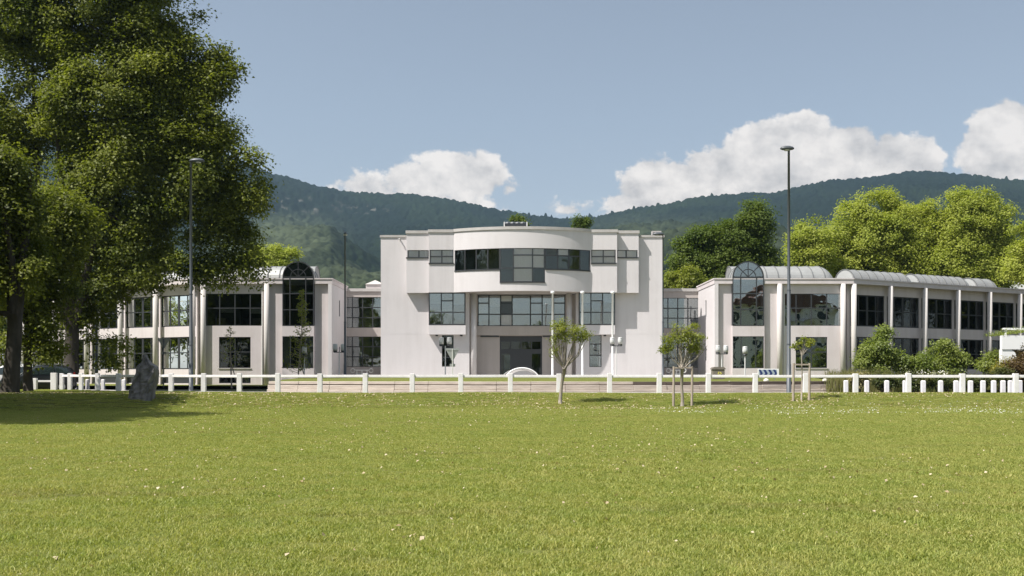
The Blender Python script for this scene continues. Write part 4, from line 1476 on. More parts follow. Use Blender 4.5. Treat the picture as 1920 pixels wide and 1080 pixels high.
def lantern_lamp(px, Zp, ytop, twin, label, first=None):
    x = WX(px, Zp); gz = .66 if Zp > 72.5 else 1.15
    zt = HZ(ytop, Zp)
    t = thing('lantern_lamp', (x, Zp, gz), label, 'path lamp', 'white cylinder lantern lamps')
    bm = bmesh.new(); tube(bm, [(x, Zp, gz - .05), (x, Zp, zt - .62)], [.05, .04], 10); obj('pole', bm, M_polelight, t)
    hs = (-.30, .30) if twin else (0,)
    if twin:
        bm = bmesh.new(); box(bm, x - .34, x + .34, Zp - .03, Zp + .03, zt - .66, zt - .6); obj('cross_arm', bm, M_frame, t)
    for dx in hs:
        bm = bmesh.new(); lathe(bm, [(.11, zt - .66), (.17, zt - .6), (.15, zt - .56), (.17, zt - .5)], x + dx, Zp, 16); hd = obj('lantern', bm, M_frame, t)
        bm = bmesh.new(); lathe(bm, [(.17, zt - .499), (.19, zt - .3), (.185, zt - .1), (.16, zt - .04)], x + dx, Zp, 18); obj('diffuser', bm, M_lampglass, hd, smooth=True)
        bm = bmesh.new(); lathe(bm, [(.19, zt - .039), (.17, zt), (.05, zt + .02)], x + dx, Zp, 16); obj('lid', bm, M_polelight, hd)


lantern_lamp(570.5, 76, 650, False, 'single white cylinder lantern beside the slender young tree at the left wing')
lantern_lamp(636, 78, 645, True, 'twin white lantern on a pale pole beside the left glazed link')
lantern_lamp(835, 77, 633, True, 'twin white lantern on a pale pole behind the back of the triangular sign')
lantern_lamp(1155.5, 78, 633, True, 'twin white lantern at the right flagpole')
lantern_lamp(1353.5, 77, 648, True, 'twin white lantern above the brown bin')
lantern_lamp(1397, 74, 650, False, 'single white cylinder lantern in front of the right wing left of the chevron board')

M_signback = mat('sign_back', (0.40, 0.41, 0.41), 0.4, metal=0.5)


def yield_back(px, Zp, ytop, w, label, gz, m):
    x = WX(px, Zp); zt = HZ(ytop, Zp)
    t = thing('triangle_sign', (x, Zp, gz), label, 'road sign', 'backs of triangular signs')
    bm = bmesh.new()
    h = w * .9
    r = .05
    out = [(-w / 2 + r, zt), (w / 2 - r, zt), (w / 2, zt - r), (r * .6, zt - h), (-r * .6, zt - h), (-w / 2, zt - r)]
    f = [bm.verts.new((x + a, Zp, b)) for a, b in out]; g = [bm.verts.new((x + a, Zp + .03, b)) for a, b in out]
    bm.faces.new(f); bm.faces.new(g[::-1])
    for k in range(6): bm.faces.new([f[k], g[k], g[(k + 1) % 6], f[(k + 1) % 6]])
    bmesh.ops.recalc_face_normals(bm, faces=bm.faces)
    pl = obj('plate', bm, M_signback, t)
    bm = bmesh.new(); box(bm, x - w * .36, x + w * .36, Zp - .03, Zp - .003, zt - .14, zt - .09); obj('stiffener', bm, M_signback, pl)
    bm = bmesh.new(); tube(bm, [(x, Zp - .065, gz - .1), (x, Zp - .065, zt - .05)], [.032, .032], 8); obj('post', bm, m, t)
    bm = bmesh.new(); z2 = zt - h - .3; box(bm, x - .19, x + .19, Zp, Zp + .025, z2 - .09, z2 + .1); obj('sub_plate', bm, M_signback, t)


yield_back(848.5, 71, 653, .98, 'grey back of a triangular road sign in front of the white entrance building', 1.2, M_polelight)
yield_back(307, 75, 634, .88, 'grey back of a triangular road sign in front of the left wing columns', .62, M_pole)


def flagpoles():
    lab = ['white flagpole nearest to the entrance door, behind the pollard tree', 'white flagpole in the middle of the three', 'white flagpole furthest right of the three by the narrow window']
    proto = None
    for px, l in zip((1036, 1092, 1148.5), lab):
        Zp = 80.5; x = WX(px, Zp)
        if proto is None:
            proto = thing('flagpole', (x, Zp, .64), l, 'flagpole', 'three white flagpoles')
            zt = HZ(547, Zp)
            bm = bmesh.new(); tube(bm, [(x, Zp, .5), (x, Zp, zt - .1)], [.085, .07], 12); obj('mast', bm, M_flag, proto, smooth=True)
            bm = bmesh.new(); lathe(bm, [(.12, zt - .14), (.16, zt - .1), (.16, zt), (.1, zt + .05)], x, Zp, 12); obj('cap', bm, M_flag, proto)
            bm = bmesh.new(); box(bm, x - .03, x + .03, Zp - .16, Zp - .1, 1.9, 2.1); obj('cleat', bm, M_polelight, proto)
        else:
            dup(proto, (x, Zp, .64), 0, l)


flagpoles()

M_bin = mat('bin_brown', (0.16, 0.14, 0.115), 0.7, col2=(0.2, 0.175, 0.15), scale=6)
M_binmark = mat('bin_yellow', (0.70, 0.62, 0.12), 0.6)
M_blue = mat('chevron_blue', (0.018, 0.035, 0.14), 0.45)
M_bluegrey = mat('chevron_grey', (0.34, 0.40, 0.46), 0.45)


def text_mesh(s, size, mp, depth=.004):
    cu = bpy.data.curves.new('txt', 'FONT'); cu.body = s; cu.size = size; cu.align_x = 'CENTER'; cu.align_y = 'CENTER'
    o = bpy.data.objects.new('txt', cu); COL.objects.link(o)
    dg = bpy.context.evaluated_depsgraph_get(); dg.update()
    me = bpy.data.meshes.new_from_object(o.evaluated_get(dg))
    bpy.data.objects.remove(o)
    bm = bmesh.new(); bm.from_mesh(me)
    for v in bm.verts: v.co = Vector(mp(v.co.x, v.co.y))
    return bm


def container():
    Zp = 66.0; x0, x1 = WX(1335, Zp), WX(1357, Zp); g = 1.22; zt = HZ(688, Zp)
    t = thing('recycling_bin', ((x0 + x1) / 2, Zp, g), 'brown street bin with yellow arrow mark below the twin lantern', 'bin')
    bm = bmesh.new(); box(bm, x0, x1, Zp - .32, Zp + .32, g, zt - .16, bevel=.03); bd = obj('body', bm, M_bin, t)
    bm = bmesh.new()
    pf = [(-.05, zt - .16), (-.05, zt - .1), (.06, zt), (x1 - x0 - .06, zt), (x1 - x0 + .05, zt - .1), (x1 - x0 + .05, zt - .16)]
    f = [bm.verts.new((x0 + a, Zp - .36, b)) for a, b in pf]; r_ = [bm.verts.new((x0 + a, Zp + .36, b)) for a, b in pf]
    bm.faces.new(f); bm.faces.new(r_[::-1])
    for k in range(6): bm.faces.new([f[k], r_[k], r_[(k + 1) % 6], f[(k + 1) % 6]])
    bmesh.ops.recalc_face_normals(bm, faces=bm.faces); obj('lid', bm, M_bin, t)
    # three chasing arrows mark in yellow
    bm = bmesh.new(); cx, cz = (x0 + x1) / 2 + .05, HZ(700.5, Zp); y = Zp - .326
    for k in range(3):
        a0 = math.radians(90 + 120 * k)
        for (r0, r1, s, e) in ((.07, .135, 12, 78),):
            p0 = [(cx + r * math.cos(a0 - math.radians(q)), y, cz + r * math.sin(a0 - math.radians(q))) for r, q in ((r0, s), (r1, s), (r1, e), (r0, e))]
            quad(bm, p0)
        q = a0 - math.radians(80); q2 = a0 - math.radians(110)
        bm.faces.new([bm.verts.new((cx + r * math.cos(w), y, cz + r * math.sin(w))) for r, w in ((.04, q), (.165, q), (.10, q2))])
    obj('arrow_mark', bm, M_binmark, bd)


container()


def chevron_board():
    Zp = 63.5; x0, x1 = WX(1421, Zp), WX(1460.5, Zp); z0, z1 = HZ(707.5, Zp), HZ(691.5, Zp)
    t = thing('chevron_board', ((x0 + x1) / 2, Zp, 1.15), 'blue and grey chevron board pointing right, left of the tall lamp', 'road sign')
    bm = bmesh.new(); box(bm, x0, x1, Zp, Zp + .05, z0, z1, bevel=.008); bd = obj('panel', bm, M_flag, t)
    bm = bmesh.new(); box(bm, x0 + .05, x1 - .12, Zp - .006, Zp - .001, z0 + .03, z1 - .05); obj('ground_sheet', bm, M_bluegrey, bd)
    a0, b0 = x0 + .05, x1 - .12
    w = (b0 - a0) / 3.45; zm = (z0 + .03 + z1 - .05) / 2; h = (z1 - .05 - z0 - .03) / 2
    for k in range(4):
        s = a0 + (k - .12) * w * .92
        th = w * .46; sk = w * .42
        pts = [(s, zm + h), (s + th, zm + h), (s + th + sk, zm), (s + th, zm - h), (s, zm - h), (s + sk, zm)]
        pts = [(min(max(a, a0), b0), b) for a, b in pts]
        if pts[1][0] - pts[0][0] < .02: continue
        bm = bmesh.new()
        f = [bm.verts.new((a, Zp - .012, b)) for a, b in pts]; g = [bm.verts.new((a, Zp - .008, b)) for a, b in pts]
        quad_ = [(0, 1, 2, 5), (5, 2, 3, 4)]
        for q in quad_:
            bm.faces.new([f[i] for i in q]); bm.faces.new([g[i] for i in q[::-1]])
        for i in range(6): bm.faces.new([f[i], g[i], g[(i + 1) % 6], f[(i + 1) % 6]])
        bmesh.ops.recalc_face_normals(bm, faces=bm.faces)
        obj('chevron', bm, M_blue, bd)
    for x in (x0 + .25, x1 - .25):
        bm = bmesh.new(); tube(bm, [(x, Zp + .09, 1.0), (x, Zp + .09, z1 - .05)], [.035, .035], 8); obj('post', bm, M_polelight, t)


chevron_board()


def arched_dome():
    Zp = 75.0; xc = WX(979, Zp); r = WX(1013, Zp) - WX(979, Zp); h = HZ(690, Zp) - .9
    t = thing('arched_canopy', (xc, Zp, .9), 'low white shell with arched rim on the grass before the entrance doors', 'canopy')
    bm = bmesh.new(); n, m = 24, 10
    rows = []
    for j in range(m + 1):
        b = math.pi / 2 * j / m
        rows.append([bm.verts.new((xc - .25 + r * math.cos(math.pi * i / n) * math.cos(b) - .35 * math.sin(b), Zp + 2.2 * math.sin(b) * .9 + .1, .9 + (h - .05) * math.sin(math.pi * i / n) * math.cos(b * .96))) for i in range(n + 1)])
    for j in range(m):
        for i in range(n):
            bm.faces.new([rows[j][i], rows[j][i + 1], rows[j + 1][i + 1], rows[j + 1][i]])
    bmesh.ops.recalc_face_normals(bm, faces=bm.faces)
    obj('shell', bm, M_flag, t, smooth=True)
    bm = bmesh.new(); tube(bm, [(xc + r * math.cos(math.pi * i / n), Zp, .9 + h * math.sin(math.pi * i / n)) for i in range(n + 1)], [.055] * (n + 1), 8)
    obj('rim', bm, M_flag, t, smooth=True)
    bm = bmesh.new()
    vs = [bm.verts.new((xc + (r - .06) * math.cos(math.pi * i / n), Zp + .12, .9 + (h - .07) * math.sin(math.pi * i / n))) for i in range(n + 1)]
    bm.faces.new(vs); obj('front_panel', bm, M_white, t)


arched_dome()


def bike_rack(px0, px1, Zp, label):
    x0, x1 = WX(px0, Zp), WX(px1, Zp); g = .64
    t = thing('bicycle_rack', ((x0 + x1) / 2, Zp, g), label, 'bicycle rack', 'pale bicycle racks')
    zt = HZ(693, Zp)
    bm = bmesh.new(); tube(bm, [(x0 + .3, Zp, zt - .05), (x1 - .3, Zp, zt - .05)], [.04, .04], 8); obj('rail', bm, M_polelight, t)
    for x in (x0 + .15, x1 - .15):
        bm = bmesh.new(); tube(bm, [(x + .17 * math.cos(a), Zp, zt - .08 + .17 * math.sin(a)) for a in np.linspace(0, 2 * math.pi, 17)], [.03] * 17, 6, cap=False); obj('ring', bm, M_polelight, t)
    for x in ((x0 + x1) / 2, x0 + .5, x1 - .5):
        bm = bmesh.new(); tube(bm, [(x, Zp, g - .05), (x, Zp, zt - .06)], [.05, .05], 8); obj('post', bm, M_polelight, t)
    bm = bmesh.new(); box(bm, x0 + .35, x1 - .35, Zp - .02, Zp + .02, zt - .62, zt - .3); obj('panel', bm, M_signback, t)


bike_rack(658, 699, 87, 'pale bicycle rack with ring ends below the left glazed link')
bike_rack(1250, 1286, 87, 'pale bicycle rack with ring ends below the right glazed link')

# small white boulders on the bed's edge
M_stone = mat('white_stone', (0.72, 0.70, 0.64), 0.8, col2=(0.6, 0.58, 0.52), scale=9, bump=0.5)
for k, (px, Zp, y, lab) in enumerate(((1436, 61.5, 714, 'small round white stone below the chevron board'), (1547, 62.5, 714, 'small round white stone near the right end of the raised bed'), (1368, 59.6, 719, 'small round white stone on the sleepers below the brown bin'))):
    bm = bmesh.new(); bmesh.ops.create_icosphere(bm, subdivisions=2, radius=.16)
    for v in bm.verts:
        v.co = Vector((v.co.x * 1.1, v.co.y, v.co.z * .85)) * (1 + .12 * math.sin(9 * v.co.x + 5 * v.co.z + k)) + Vector((WX(px, Zp), Zp, HZ(y, Zp)))
    tag(obj('white_stone', bm, M_stone, None, True), lab, 'stone', 'white stones on the raised bed')


# ------------------------------------------------------------------ standing rock
M_rock = mat('slate_rock', (0.085, 0.083, 0.083), 0.8, col2=(0.25, 0.238, 0.23), scale=1.6, bump=1.0, stretch=(2.2, 2.2, .7), detail=10)


def standing_rock():
    Zp = 47.3
    o = lambda px, y: (WX(px, Zp), HZ(y, Zp))
    prof = [(764, 231, 288), (757, 234, 288), (748, 239, 288.5), (738, 242, 289.5), (728, 245.5, 291), (717, 249, 293.5), (706, 252, 296), (698, 254, 297), (692, 254.5, 297), (687, 257, 295), (683, 260, 289), (679, 264.5, 283), (674, 267, 279), (669, 268.5, 276.5), (664.5, 270.5, 274)]
    n = 40
    rows = []
    bm = bmesh.new()
    ys = np.array([p[0] for p in prof][::-1], float); ls = np.array([p[1] for p in prof][::-1], float); rs = np.array([p[2] for p in prof][::-1], float)
    yy = np.linspace(764, 664.5, 70)
    for j, y in enumerate(yy):
        l, r = np.interp(y, ys, ls), np.interp(y, ys, rs)
        (xl, z), (xr, _) = o(l, y), o(r, y)
        c, w = (xl + xr) / 2, (xr - xl) / 2
        t = (764 - y) / 100
        th = (.48 - .28 * t) * min(1, w / .5 + .15)
        row = []
        for k in range(n):
            a = 2 * math.pi * k / n
            ca, sa = math.cos(a), math.sin(a)
            ex = math.copysign(abs(ca) ** .55, ca); ey = math.copysign(abs(sa) ** .75, sa)
            u = ex
            # folded strata on the face: slanting ridges above, a ledge across the middle
            rid = (.11 * abs(math.sin(5.5 * (u * .8 - 1.4 * t) + 2 * t)) + .05 * abs(math.sin(13 * (u * .7 - 1.1 * t) + 1)) - .08) * min(1, .25 + t * 1.6)
            led = .11 / (1 + math.exp(-40 * (t - (.42 + .10 * abs(u - .15) * -1.6)))) if sa < 0 else 0
            nz = 1.6 * abs(float(fbm(np.array(u * 2.1 + 3), np.array(t * 6.0 + (5 if sa > 0 else 0)), 5, 13)) - .47) - .12
            y_ = Zp + ey * th * (1 + .15 * nz) + (-led + rid * 1.2 + nz * .34) * (1 if sa < 0 else .4) + .14 * u * (-1 if sa < 0 else 0)
            row.append(bm.verts.new((c + ex * w * (1 + .05 * nz), y_, z)))
        rows.append(row)
    for j in range(len(rows) - 1):
        for k in range(n):
            bm.faces.new([rows[j][k], rows[j][(k + 1) % n], rows[j + 1][(k + 1) % n], rows[j + 1][k]])
    bm.faces.new(rows[-1]); bm.faces.new(rows[0][::-1])
    bmesh.ops.recalc_face_normals(bm, faces=bm.faces)
    ob = obj('standing_rock', bm, M_rock, None, False)
    tag(ob, 'leaning dark slate standing stone with pointed tip on the lawn', 'rock')


standing_rock()

# ------------------------------------------------------------------ cars
M_carpaint = mat('dark_car_paint', (0.020, 0.023, 0.027), 0.25, spec=0.6)
M_carwhite = mat('white_car_paint', (0.72, 0.72, 0.70), 0.3, spec=0.6)
M_tyre = mat('tyre', (0.02, 0.02, 0.02), 0.9)
M_rim = mat('alloy_rim', (0.55, 0.55, 0.56), 0.35, metal=0.8)
M_carglass = mat('car_glass', (0.02, 0.03, 0.028), 0.06, spec=0.9)
M_red = mat('tail_lamp', (0.28, 0.015, 0.012), 0.25)


def car(loc, rz, paint, label, tall=0.0):
    root = thing('parked_car', (0, 0, 0), label, 'car', 'cars parked on the left')
    # stations along the length: x, sill, belt, roof, half width at belt, half width at roof
    st = [(-2.18, .42, .62, .66, .66, .60), (-2.05, .30, .80, .84, .80, .70), (-1.55, .22, .93, .96, .88, .74), (-1.05, .20, .98, 1.02, .90, .72), (-.55, .19, 1.00, 1.38, .91, .68), (-.1, .19, 1.01, 1.58, .91, .66),
          (.6, .19, 1.02, 1.63, .91, .66), (1.3, .20, 1.03, 1.60, .91, .65), (1.8, .22, 1.04, 1.50, .90, .63), (2.02, .28, 1.02, 1.30, .88, .64), (2.16, .36, .96, 1.02, .84, .68), (2.2, .42, .7, .74, .80, .72)]
    bm = bmesh.new(); rows = []
    for (x, s, b, r, wb, wr) in st:
        r += tall * max(0, (r - b)) / .6
        half = [(wb * .90, s), (wb * .98, s + .16), (wb, (s + b) / 2 + .05), (wb * .98, b), ((wb * .45 + wr * .55), b + (r - b) * .55), (wr, r - (r - b) * .12), (wr * .7, r), (0, r + .015)]
        pts = [(-y, z) for y, z in half[:-1]] + [half[-1]] + [(y, z) for y, z in half[:-1][::-1]]
        rows.append([bm.verts.new((x, y, z)) for y, z in pts])
    n = len(rows[0])
    for i in range(len(rows) - 1):
        for k in range(n - 1):
            bm.faces.new([rows[i][k], rows[i][k + 1], rows[i + 1][k + 1], rows[i + 1][k]])
        bm.faces.new([rows[i][n - 1], rows[i][0], rows[i + 1][0], rows[i + 1][n - 1]])
    bm.faces.new(rows[0]); bm.faces.new(rows[-1][::-1])
    bmesh.ops.recalc_face_normals(bm, faces=bm.faces)
    bmesh.ops.subdivide_edges(bm, edges=bm.edges, cuts=1, use_grid_fill=True, smooth=0.4)
    obj('body', bm, paint, root, smooth=True)
    def side_y(x, f):
        a = np.array(st)
        b, r, wb, wr = (np.interp(x, a[:, 0], a[:, i]) for i in (2, 3, 4, 5))
        r += tall * max(0, (r - b)) / .6
        z = b + (r - b) * f
        return np.interp(f, [0, .55, .88], [wb * .98, wb * .45 + wr * .55, wr]) + .022, z
    for s in (-1, 1):
        for (xa, xb, xc, xd) in ((-.72, .02, .0, -.22), (.08, .92, .92, .08), (1.0, 1.86, 1.62, 1.0)):
            bm = bmesh.new()
            lo = []; hi = []
            for k in range(5):
                x1 = xa + (xb - xa) * k / 4; x2 = xd + (xc - xd) * k / 4
                y1, z1 = side_y(x1, .08); y2, z2 = side_y(x2, .80)
                ym, zm = side_y((x1 + x2) / 2, .5)
                lo.append((bm.verts.new((x1, s * y1, z1)), bm.verts.new(((x1 + x2) / 2, s * (ym + .006), zm)), bm.verts.new((x2, s * y2, z2))))
            for k in range(4):
                for q in range(2):
                    bm.faces.new([lo[k][q], lo[k + 1][q], lo[k + 1][q + 1], lo[k][q + 1]])
            obj('side_window', bm, M_carglass, root, smooth=True)
        bm = bmesh.new(); tube(bm, [(-.1, s * .62, 1.60 + tall), (0, s * .62, 1.66 + tall), (1.5, s * .61, 1.66 + tall), (1.62, s * .61, 1.58 + tall)], [.02, .025, .025, .02], 6); obj('roof_rail', bm, M_rim, root)
        bm = bmesh.new(); box(bm, -.62, -.48, s * .93 - .08, s * .93 + .08, 1.0, 1.14, bevel=.03); obj('mirror', bm, paint, root)
        bm = bmesh.new(); box(bm, 2.03, 2.14, s * .80 - .07, s * .80 + .07, .86, 1.2, bevel=.02); obj('tail_light', bm, M_red, root)
        bm = bmesh.new(); box(bm, -2.12, -1.98, s * .60 - .16, s * .60 + .16, .66, .80, bevel=.03); obj('headlight', bm, M_lampglass, root)
        for x in (-1.36, 1.36):
            bm = bmesh.new(); c = Matrix.Translation((x, s * .82, .31)) @ Matrix.Rotation(math.pi / 2, 4, 'X')
            bmesh.ops.create_cone(bm, cap_ends=True, segments=24, radius1=.315, radius2=.315, depth=.21, matrix=c); wh = obj('wheel', bm, M_tyre, root)
            bm = bmesh.new(); c = Matrix.Translation((x, s * .925, .31)) @ Matrix.Rotation(math.pi / 2, 4, 'X')
            bmesh.ops.create_cone(bm, cap_ends=True, segments=20, radius1=.2, radius2=.2, depth=.03, matrix=c); obj('rim', bm, M_rim, wh)
    for (x0, x1, f0, f1, nm) in ((2.03, 1.86, .1, .8, 'rear_window'), (-1.0, -.42, .1, .9, 'windscreen')):
        bm = bmesh.new()
        a = np.array(st)
        v = []
        for (x, w) in ((x0, .66), (x1, .56)):
            r = np.interp(x, a[:, 0], a[:, 3]); r += tall * max(0, (r - 1)) / .6
            v.append((x, w, r))
        off = .03
        pts = [(v[0][0] + (off if x0 > 0 else -off), -v[0][1], v[0][2] + off), (v[0][0] + (off if x0 > 0 else -off), v[0][1], v[0][2] + off), (v[1][0] + (off if x0 > 0 else -off), v[1][1], v[1][2] + off), (v[1][0] + (off if x0 > 0 else -off), -v[1][1], v[1][2] + off)]
        quad(bm, pts); obj(nm, bm, M_carglass, root)
    root.location = loc; root.rotation_euler = (0, 0, rz)
    return root


car((WX(72, 64.8), 64.8, .46), math.radians(24), M_carpaint, 'dark grey people carrier with roof rails parked behind the tree trunks', .05)
car((WX(12, 69), 69, .46), math.radians(12), M_carwhite, 'white car parked behind the leftmost tree trunk', .1)


# ------------------------------------------------------------------ white pavilion at the right edge
def pavilion():
    Zp = 66.0
    x0 = WX(1879, Zp); x1 = x0 + 9; z1, z0 = HZ(629, Zp), HZ(655, Zp)
    t = thing('white_pavilion', (x0 + 4, Zp + 3, .6), 'small white pavilion with planted roof at the right edge', 'building')
    bm = bmesh.new(); box(bm, x0, x1, Zp, Zp + .3, z0, z1); obj('fascia', bm, M_flag, t)
    bm = bmesh.new()
    # rounded bracket pier
    pts = [(x0, .5), (x0 + .75, .5), (x0 + .75, 1.5)] + [(x0 + .75 + .28 * math.sin(a), 1.5 + (z0 - 1.5) * a / math.pi) for a in np.linspace(0, math.pi, 9)[1:-1]] + [(x0 + .62, z0 - .003), (x0, z0 - .003)]
    f = [bm.verts.new((a, Zp + .05, b)) for a, b in pts]; g = [bm.verts.new((a, Zp + .4, b)) for a, b in pts]
    bm.faces.new(f); bm.faces.new(g[::-1])
    for k in range(len(pts)): bm.faces.new([f[k], g[k], g[(k + 1) % len(pts)], f[(k + 1) % len(pts)]])
    bmesh.ops.recalc_face_normals(bm, faces=bm.faces)
    obj('pier', bm, M_flag, t)
    bm = bmesh.new(); box(bm, x0 + 2.0, x0 + 2.25, Zp + .05, Zp + .3, .5, z0 - .003); obj('post', bm, M_flag, t)
    bm = bmesh.new(); box(bm, x0 + .75, x1, Zp + 3.2, Zp + 3.4, .5, z0 - .003); obj('rear_wall', bm, M_room, t)
    bm = bmesh.new()
    pts = [(x0 + .05, Zp + .301), (x1, Zp + .301), (x1 + 1, Zp + 5), (WX(1884, Zp + 5), Zp + 5)]
    lo = [bm.verts.new((*p, z1 - .3)) for p in pts]; hi = [bm.verts.new((*p, z1 - .1)) for p in pts]
    bm.faces.new(lo[::-1]); bm.faces.new(hi)
    for k in range(4): bm.faces.new([lo[k], lo[(k + 1) % 4], hi[(k + 1) % 4], hi[k]])
    obj('roof', bm, M_roof, t)
    bm = bmesh.new(); box(bm, WX(1897, Zp), x1, Zp + 1, Zp + 1.3, HZ(615, Zp) - .08, HZ(613.5, Zp)); box(bm, WX(1900, Zp), WX(1903, Zp), Zp + 1.05, Zp + 1.25, z1 - .2, HZ(615, Zp) - .081); obj('roof_rail', bm, M_flag, t)
    return x0, x1, Zp, z1


PV = pavilion()
# ------------------------------------------------------------------ vegetation
def leaves(name, centers, size, r, parent=None, mat_=None, up=0.5, ratio=0.62, var=None, out=None):
    n = len(centers)
    s = size * r.uniform(.65, 1.25, n)[:, None]
    nm = r.normal(size=(n, 3)); nm[:, 2] = np.abs(nm[:, 2]) + up
    if out is not None: nm = nm + out * .8
    nm /= np.linalg.norm(nm, axis=1)[:, None]
    t = np.cross(nm, r.normal(size=(n, 3))); t /= np.linalg.norm(t, axis=1)[:, None] + 1e-9
    b = np.cross(nm, t)
    v = np.empty((n, 4, 3))
    v[:, 0] = centers - t * s * .5
    v[:, 1] = centers + b * s * ratio * .5 + nm * s * .10
    v[:, 2] = centers + t * s * .5 - nm * s * .08
    v[:, 3] = centers - b * s * ratio * .5 + nm * s * .10
    q = np.arange(n * 4).reshape(n, 4)
    me = np_mesh(name, v.reshape(-1, 3), q, var if var is not None else r.uniform(0, 1, n))
    return link(name, me, mat_, parent)


def foliage_points(blobs, clumps, per, sigma, r, shell=0.5, flat=0.7, lobe=0.24):
    """leaf centres in clumps on small lobes that cover a union of ellipsoids: deep folds between bright heads"""
    B = np.array(blobs, float)               # x y z rx ry rz
    w = (B[:, 3] * B[:, 5]) ** 1.0
    nl = max(len(B), clumps // 5)
    bi = np.concatenate([np.arange(len(B)), r.choice(len(B), nl - len(B), p=w / w.sum())]) if nl > len(B) else np.arange(len(B))
    d = r.normal(size=(nl, 3)); d /= np.linalg.norm(d, axis=1)[:, None]
    rad = shell + (1 - shell) * r.uniform(0, 1, nl) ** .5
    lc = B[bi, :3] + d * B[bi, 3:] * rad[:, None] * .82
    lr = np.maximum(B[bi, 3:].mean(1) * lobe * r.uniform(.7, 1.3, nl), sigma * 1.1)
    li = r.choice(nl, clumps, p=lr ** 1.5 / (lr ** 1.5).sum())
    e = r.normal(size=(clumps, 3)) + d[li] * .5; e[:, 2] += .35
    e /= np.linalg.norm(e, axis=1)[:, None]
    c = lc[li] + e * (lr[li] * r.uniform(.55, 1.0, clumps))[:, None] * np.array([1.1, 1.1, .8])
    k = r.poisson(per, clumps) + 2
    rep = np.repeat(np.arange(clumps), k)
    sg = sigma * r.uniform(.6, 1.25, clumps)[rep][:, None]
    off = r.normal(size=(len(rep), 3)); off *= (r.uniform(0, 1, len(rep)) ** .55 / np.linalg.norm(off, axis=1))[:, None]   # even ball, no strays
    off = off * sg * 2.0
    off[:, 2] *= flat
    lv = r.uniform(0, 1, nl)
    var = np.clip(lv[li][rep] * .35 + r.uniform(0, 1, clumps)[rep] * .3 + r.uniform(0, .35, len(rep)), 0, 1)
    out = d[li][rep] * .5 + e[rep]
    return c[rep] + off, out, var, c


def make_tree(name, label, cat, base, blobs, clumps, per, sigma, leaf, lm, bark, trunks, r, group=None, limbs=14, shell=.5, limb_r=.07, up=.5, ymin=None, extra=None, tilt=None):
    root = thing(name, base, label, cat, group)
    pts, out, var, cl = foliage_points(blobs, clumps, per, sigma, r, shell)
    if extra is not None:
        keep = extra(pts)
        pts, out, var = pts[keep], out[keep], var[keep]
    leaves('crown', pts, leaf, r, root, lm, up=up, var=var, out=out)
    bm = bmesh.new()
    for (tp, tr) in trunks:
        tube(bm, tp, tr, 12)
    obj('trunk', bm, bark, root, smooth=True)
    if limbs:
        bm = bmesh.new()
        order = r.permutation(len(cl))[:limbs]
        joints = [(Vector(p), rr) for (tp, tr) in trunks for p, rr in list(zip(tp, tr))[len(tp) // 2:]]
        for i in order:
            e = Vector(cl[i])
            cand = [j for j in joints if j[0].z < e.z + 1] or joints
            j, rr = min(cand, key=lambda q: (q[0] - e).length)
            m = j.lerp(e, .5) + Vector((r.normal() * .3, r.normal() * .3, -.04 * (e - j).length))
            q0 = min(rr * .6, limb_r * 2.2)
            tube(bm, [j, j.lerp(m, .5) , m, m.lerp(e, .6), e], [q0, q0 * .8, q0 * .6, q0 * .4, q0 * .15], 6)
        obj('limb', bm, bark, root, smooth=True, kind='stuff')
    return root


def PB(Z, L_, depth=1.0):
    """ellipsoids given where they stand: photo column, row, radius -> metres at distance Z"""
    res = []
    for q in L_:
        x, y, rr = q[:3]
        dz = q[3] if len(q) > 3 else 0.0
        m = rr / F * Z
        res.append((WX(x, Z + dz), Z + dz, HZ(y, Z + dz), m, m * depth, m))
    return res


def V3(px, y, Z):
    return (WX(px, Z), Z, HZ(y, Z))


# --- the large planes on the left
r1 = np.random.default_rng(21)
zC = 66.0
blC = PB(zC, [(210, -120, 150), (120, -40, 150), (255, -10, 88), (285, 62, 66), (262, 95, 90), (332, 128, 74), (372, 130, 42), (300, 215, 100), (365, 232, 60), (385, 300, 58), (412, 368, 60), (445, 306, 34), (468, 300, 16), (435, 350, 38), (412, 440, 58), (435, 480, 34), (330, 330, 120), (200, 180, 150), (220, 330, 150),
                    (240, 470, 95), (330, 495, 62), (395, 500, 40), (395, 148, 34), (412, 128, 18), (380, 82, 24), (345, 40, 26), (235, 40, 70), (300, 115, 60), (260, 150, 70), (400, 250, 34), (425, 238, 18), (355, 175, 50), (470, 330, 20), (445, 400, 36), (440, 425, 36), (428, 465, 44), (395, 430, 50), (448, 498, 24), (460, 375, 22), (170, 560, 60), (120, 480, 100), (85, 640, 34), (185, 655, 36), (230, 540, 40)], .72)
blC = [(b[0], b[1] + 1.2, b[2], b[3], b[4] * .85, b[5]) for b in blC]
make_tree('plane_tree', 'large dark leafy tree with forked trunk overhanging the left wing', 'tree', (WX(135, zC), zC, .45), blC, 3500, 84, .60, .225, M_plane, M_bark,
          [([V3(133, 716, zC), V3(134, 660, zC), V3(136, 615, zC), V3(132, 560, zC)], [.52, .44, .42, .40]),
           ([V3(136, 622, zC), V3(150, 560, zC), V3(165, 500, zC), V3(185, 400, zC), V3(200, 250, zC), V3(215, 80, zC)], [.30, .27, .25, .2, .14, .07]),
           ([V3(132, 570, zC), V3(128, 500, zC), V3(118, 380, zC + 1), V3(105, 220, zC + 1)], [.28, .24, .19, .12]),
           ([V3(134, 630, zC), V3(118, 590, zC - 1), V3(100, 545, zC - 1.5)], [.2, .15, .1]),
           ([V3(150, 565, zC), V3(180, 545, zC + .5), V3(240, 500, zC + 1.5), V3(300, 430, zC + 2)], [.17, .13, .09, .05])],
          r1, 'large trees on the left', limbs=46, shell=.42, limb_r=.07)
zA = 50.5
gA = float(lawn_z(WX(22, zA), zA))
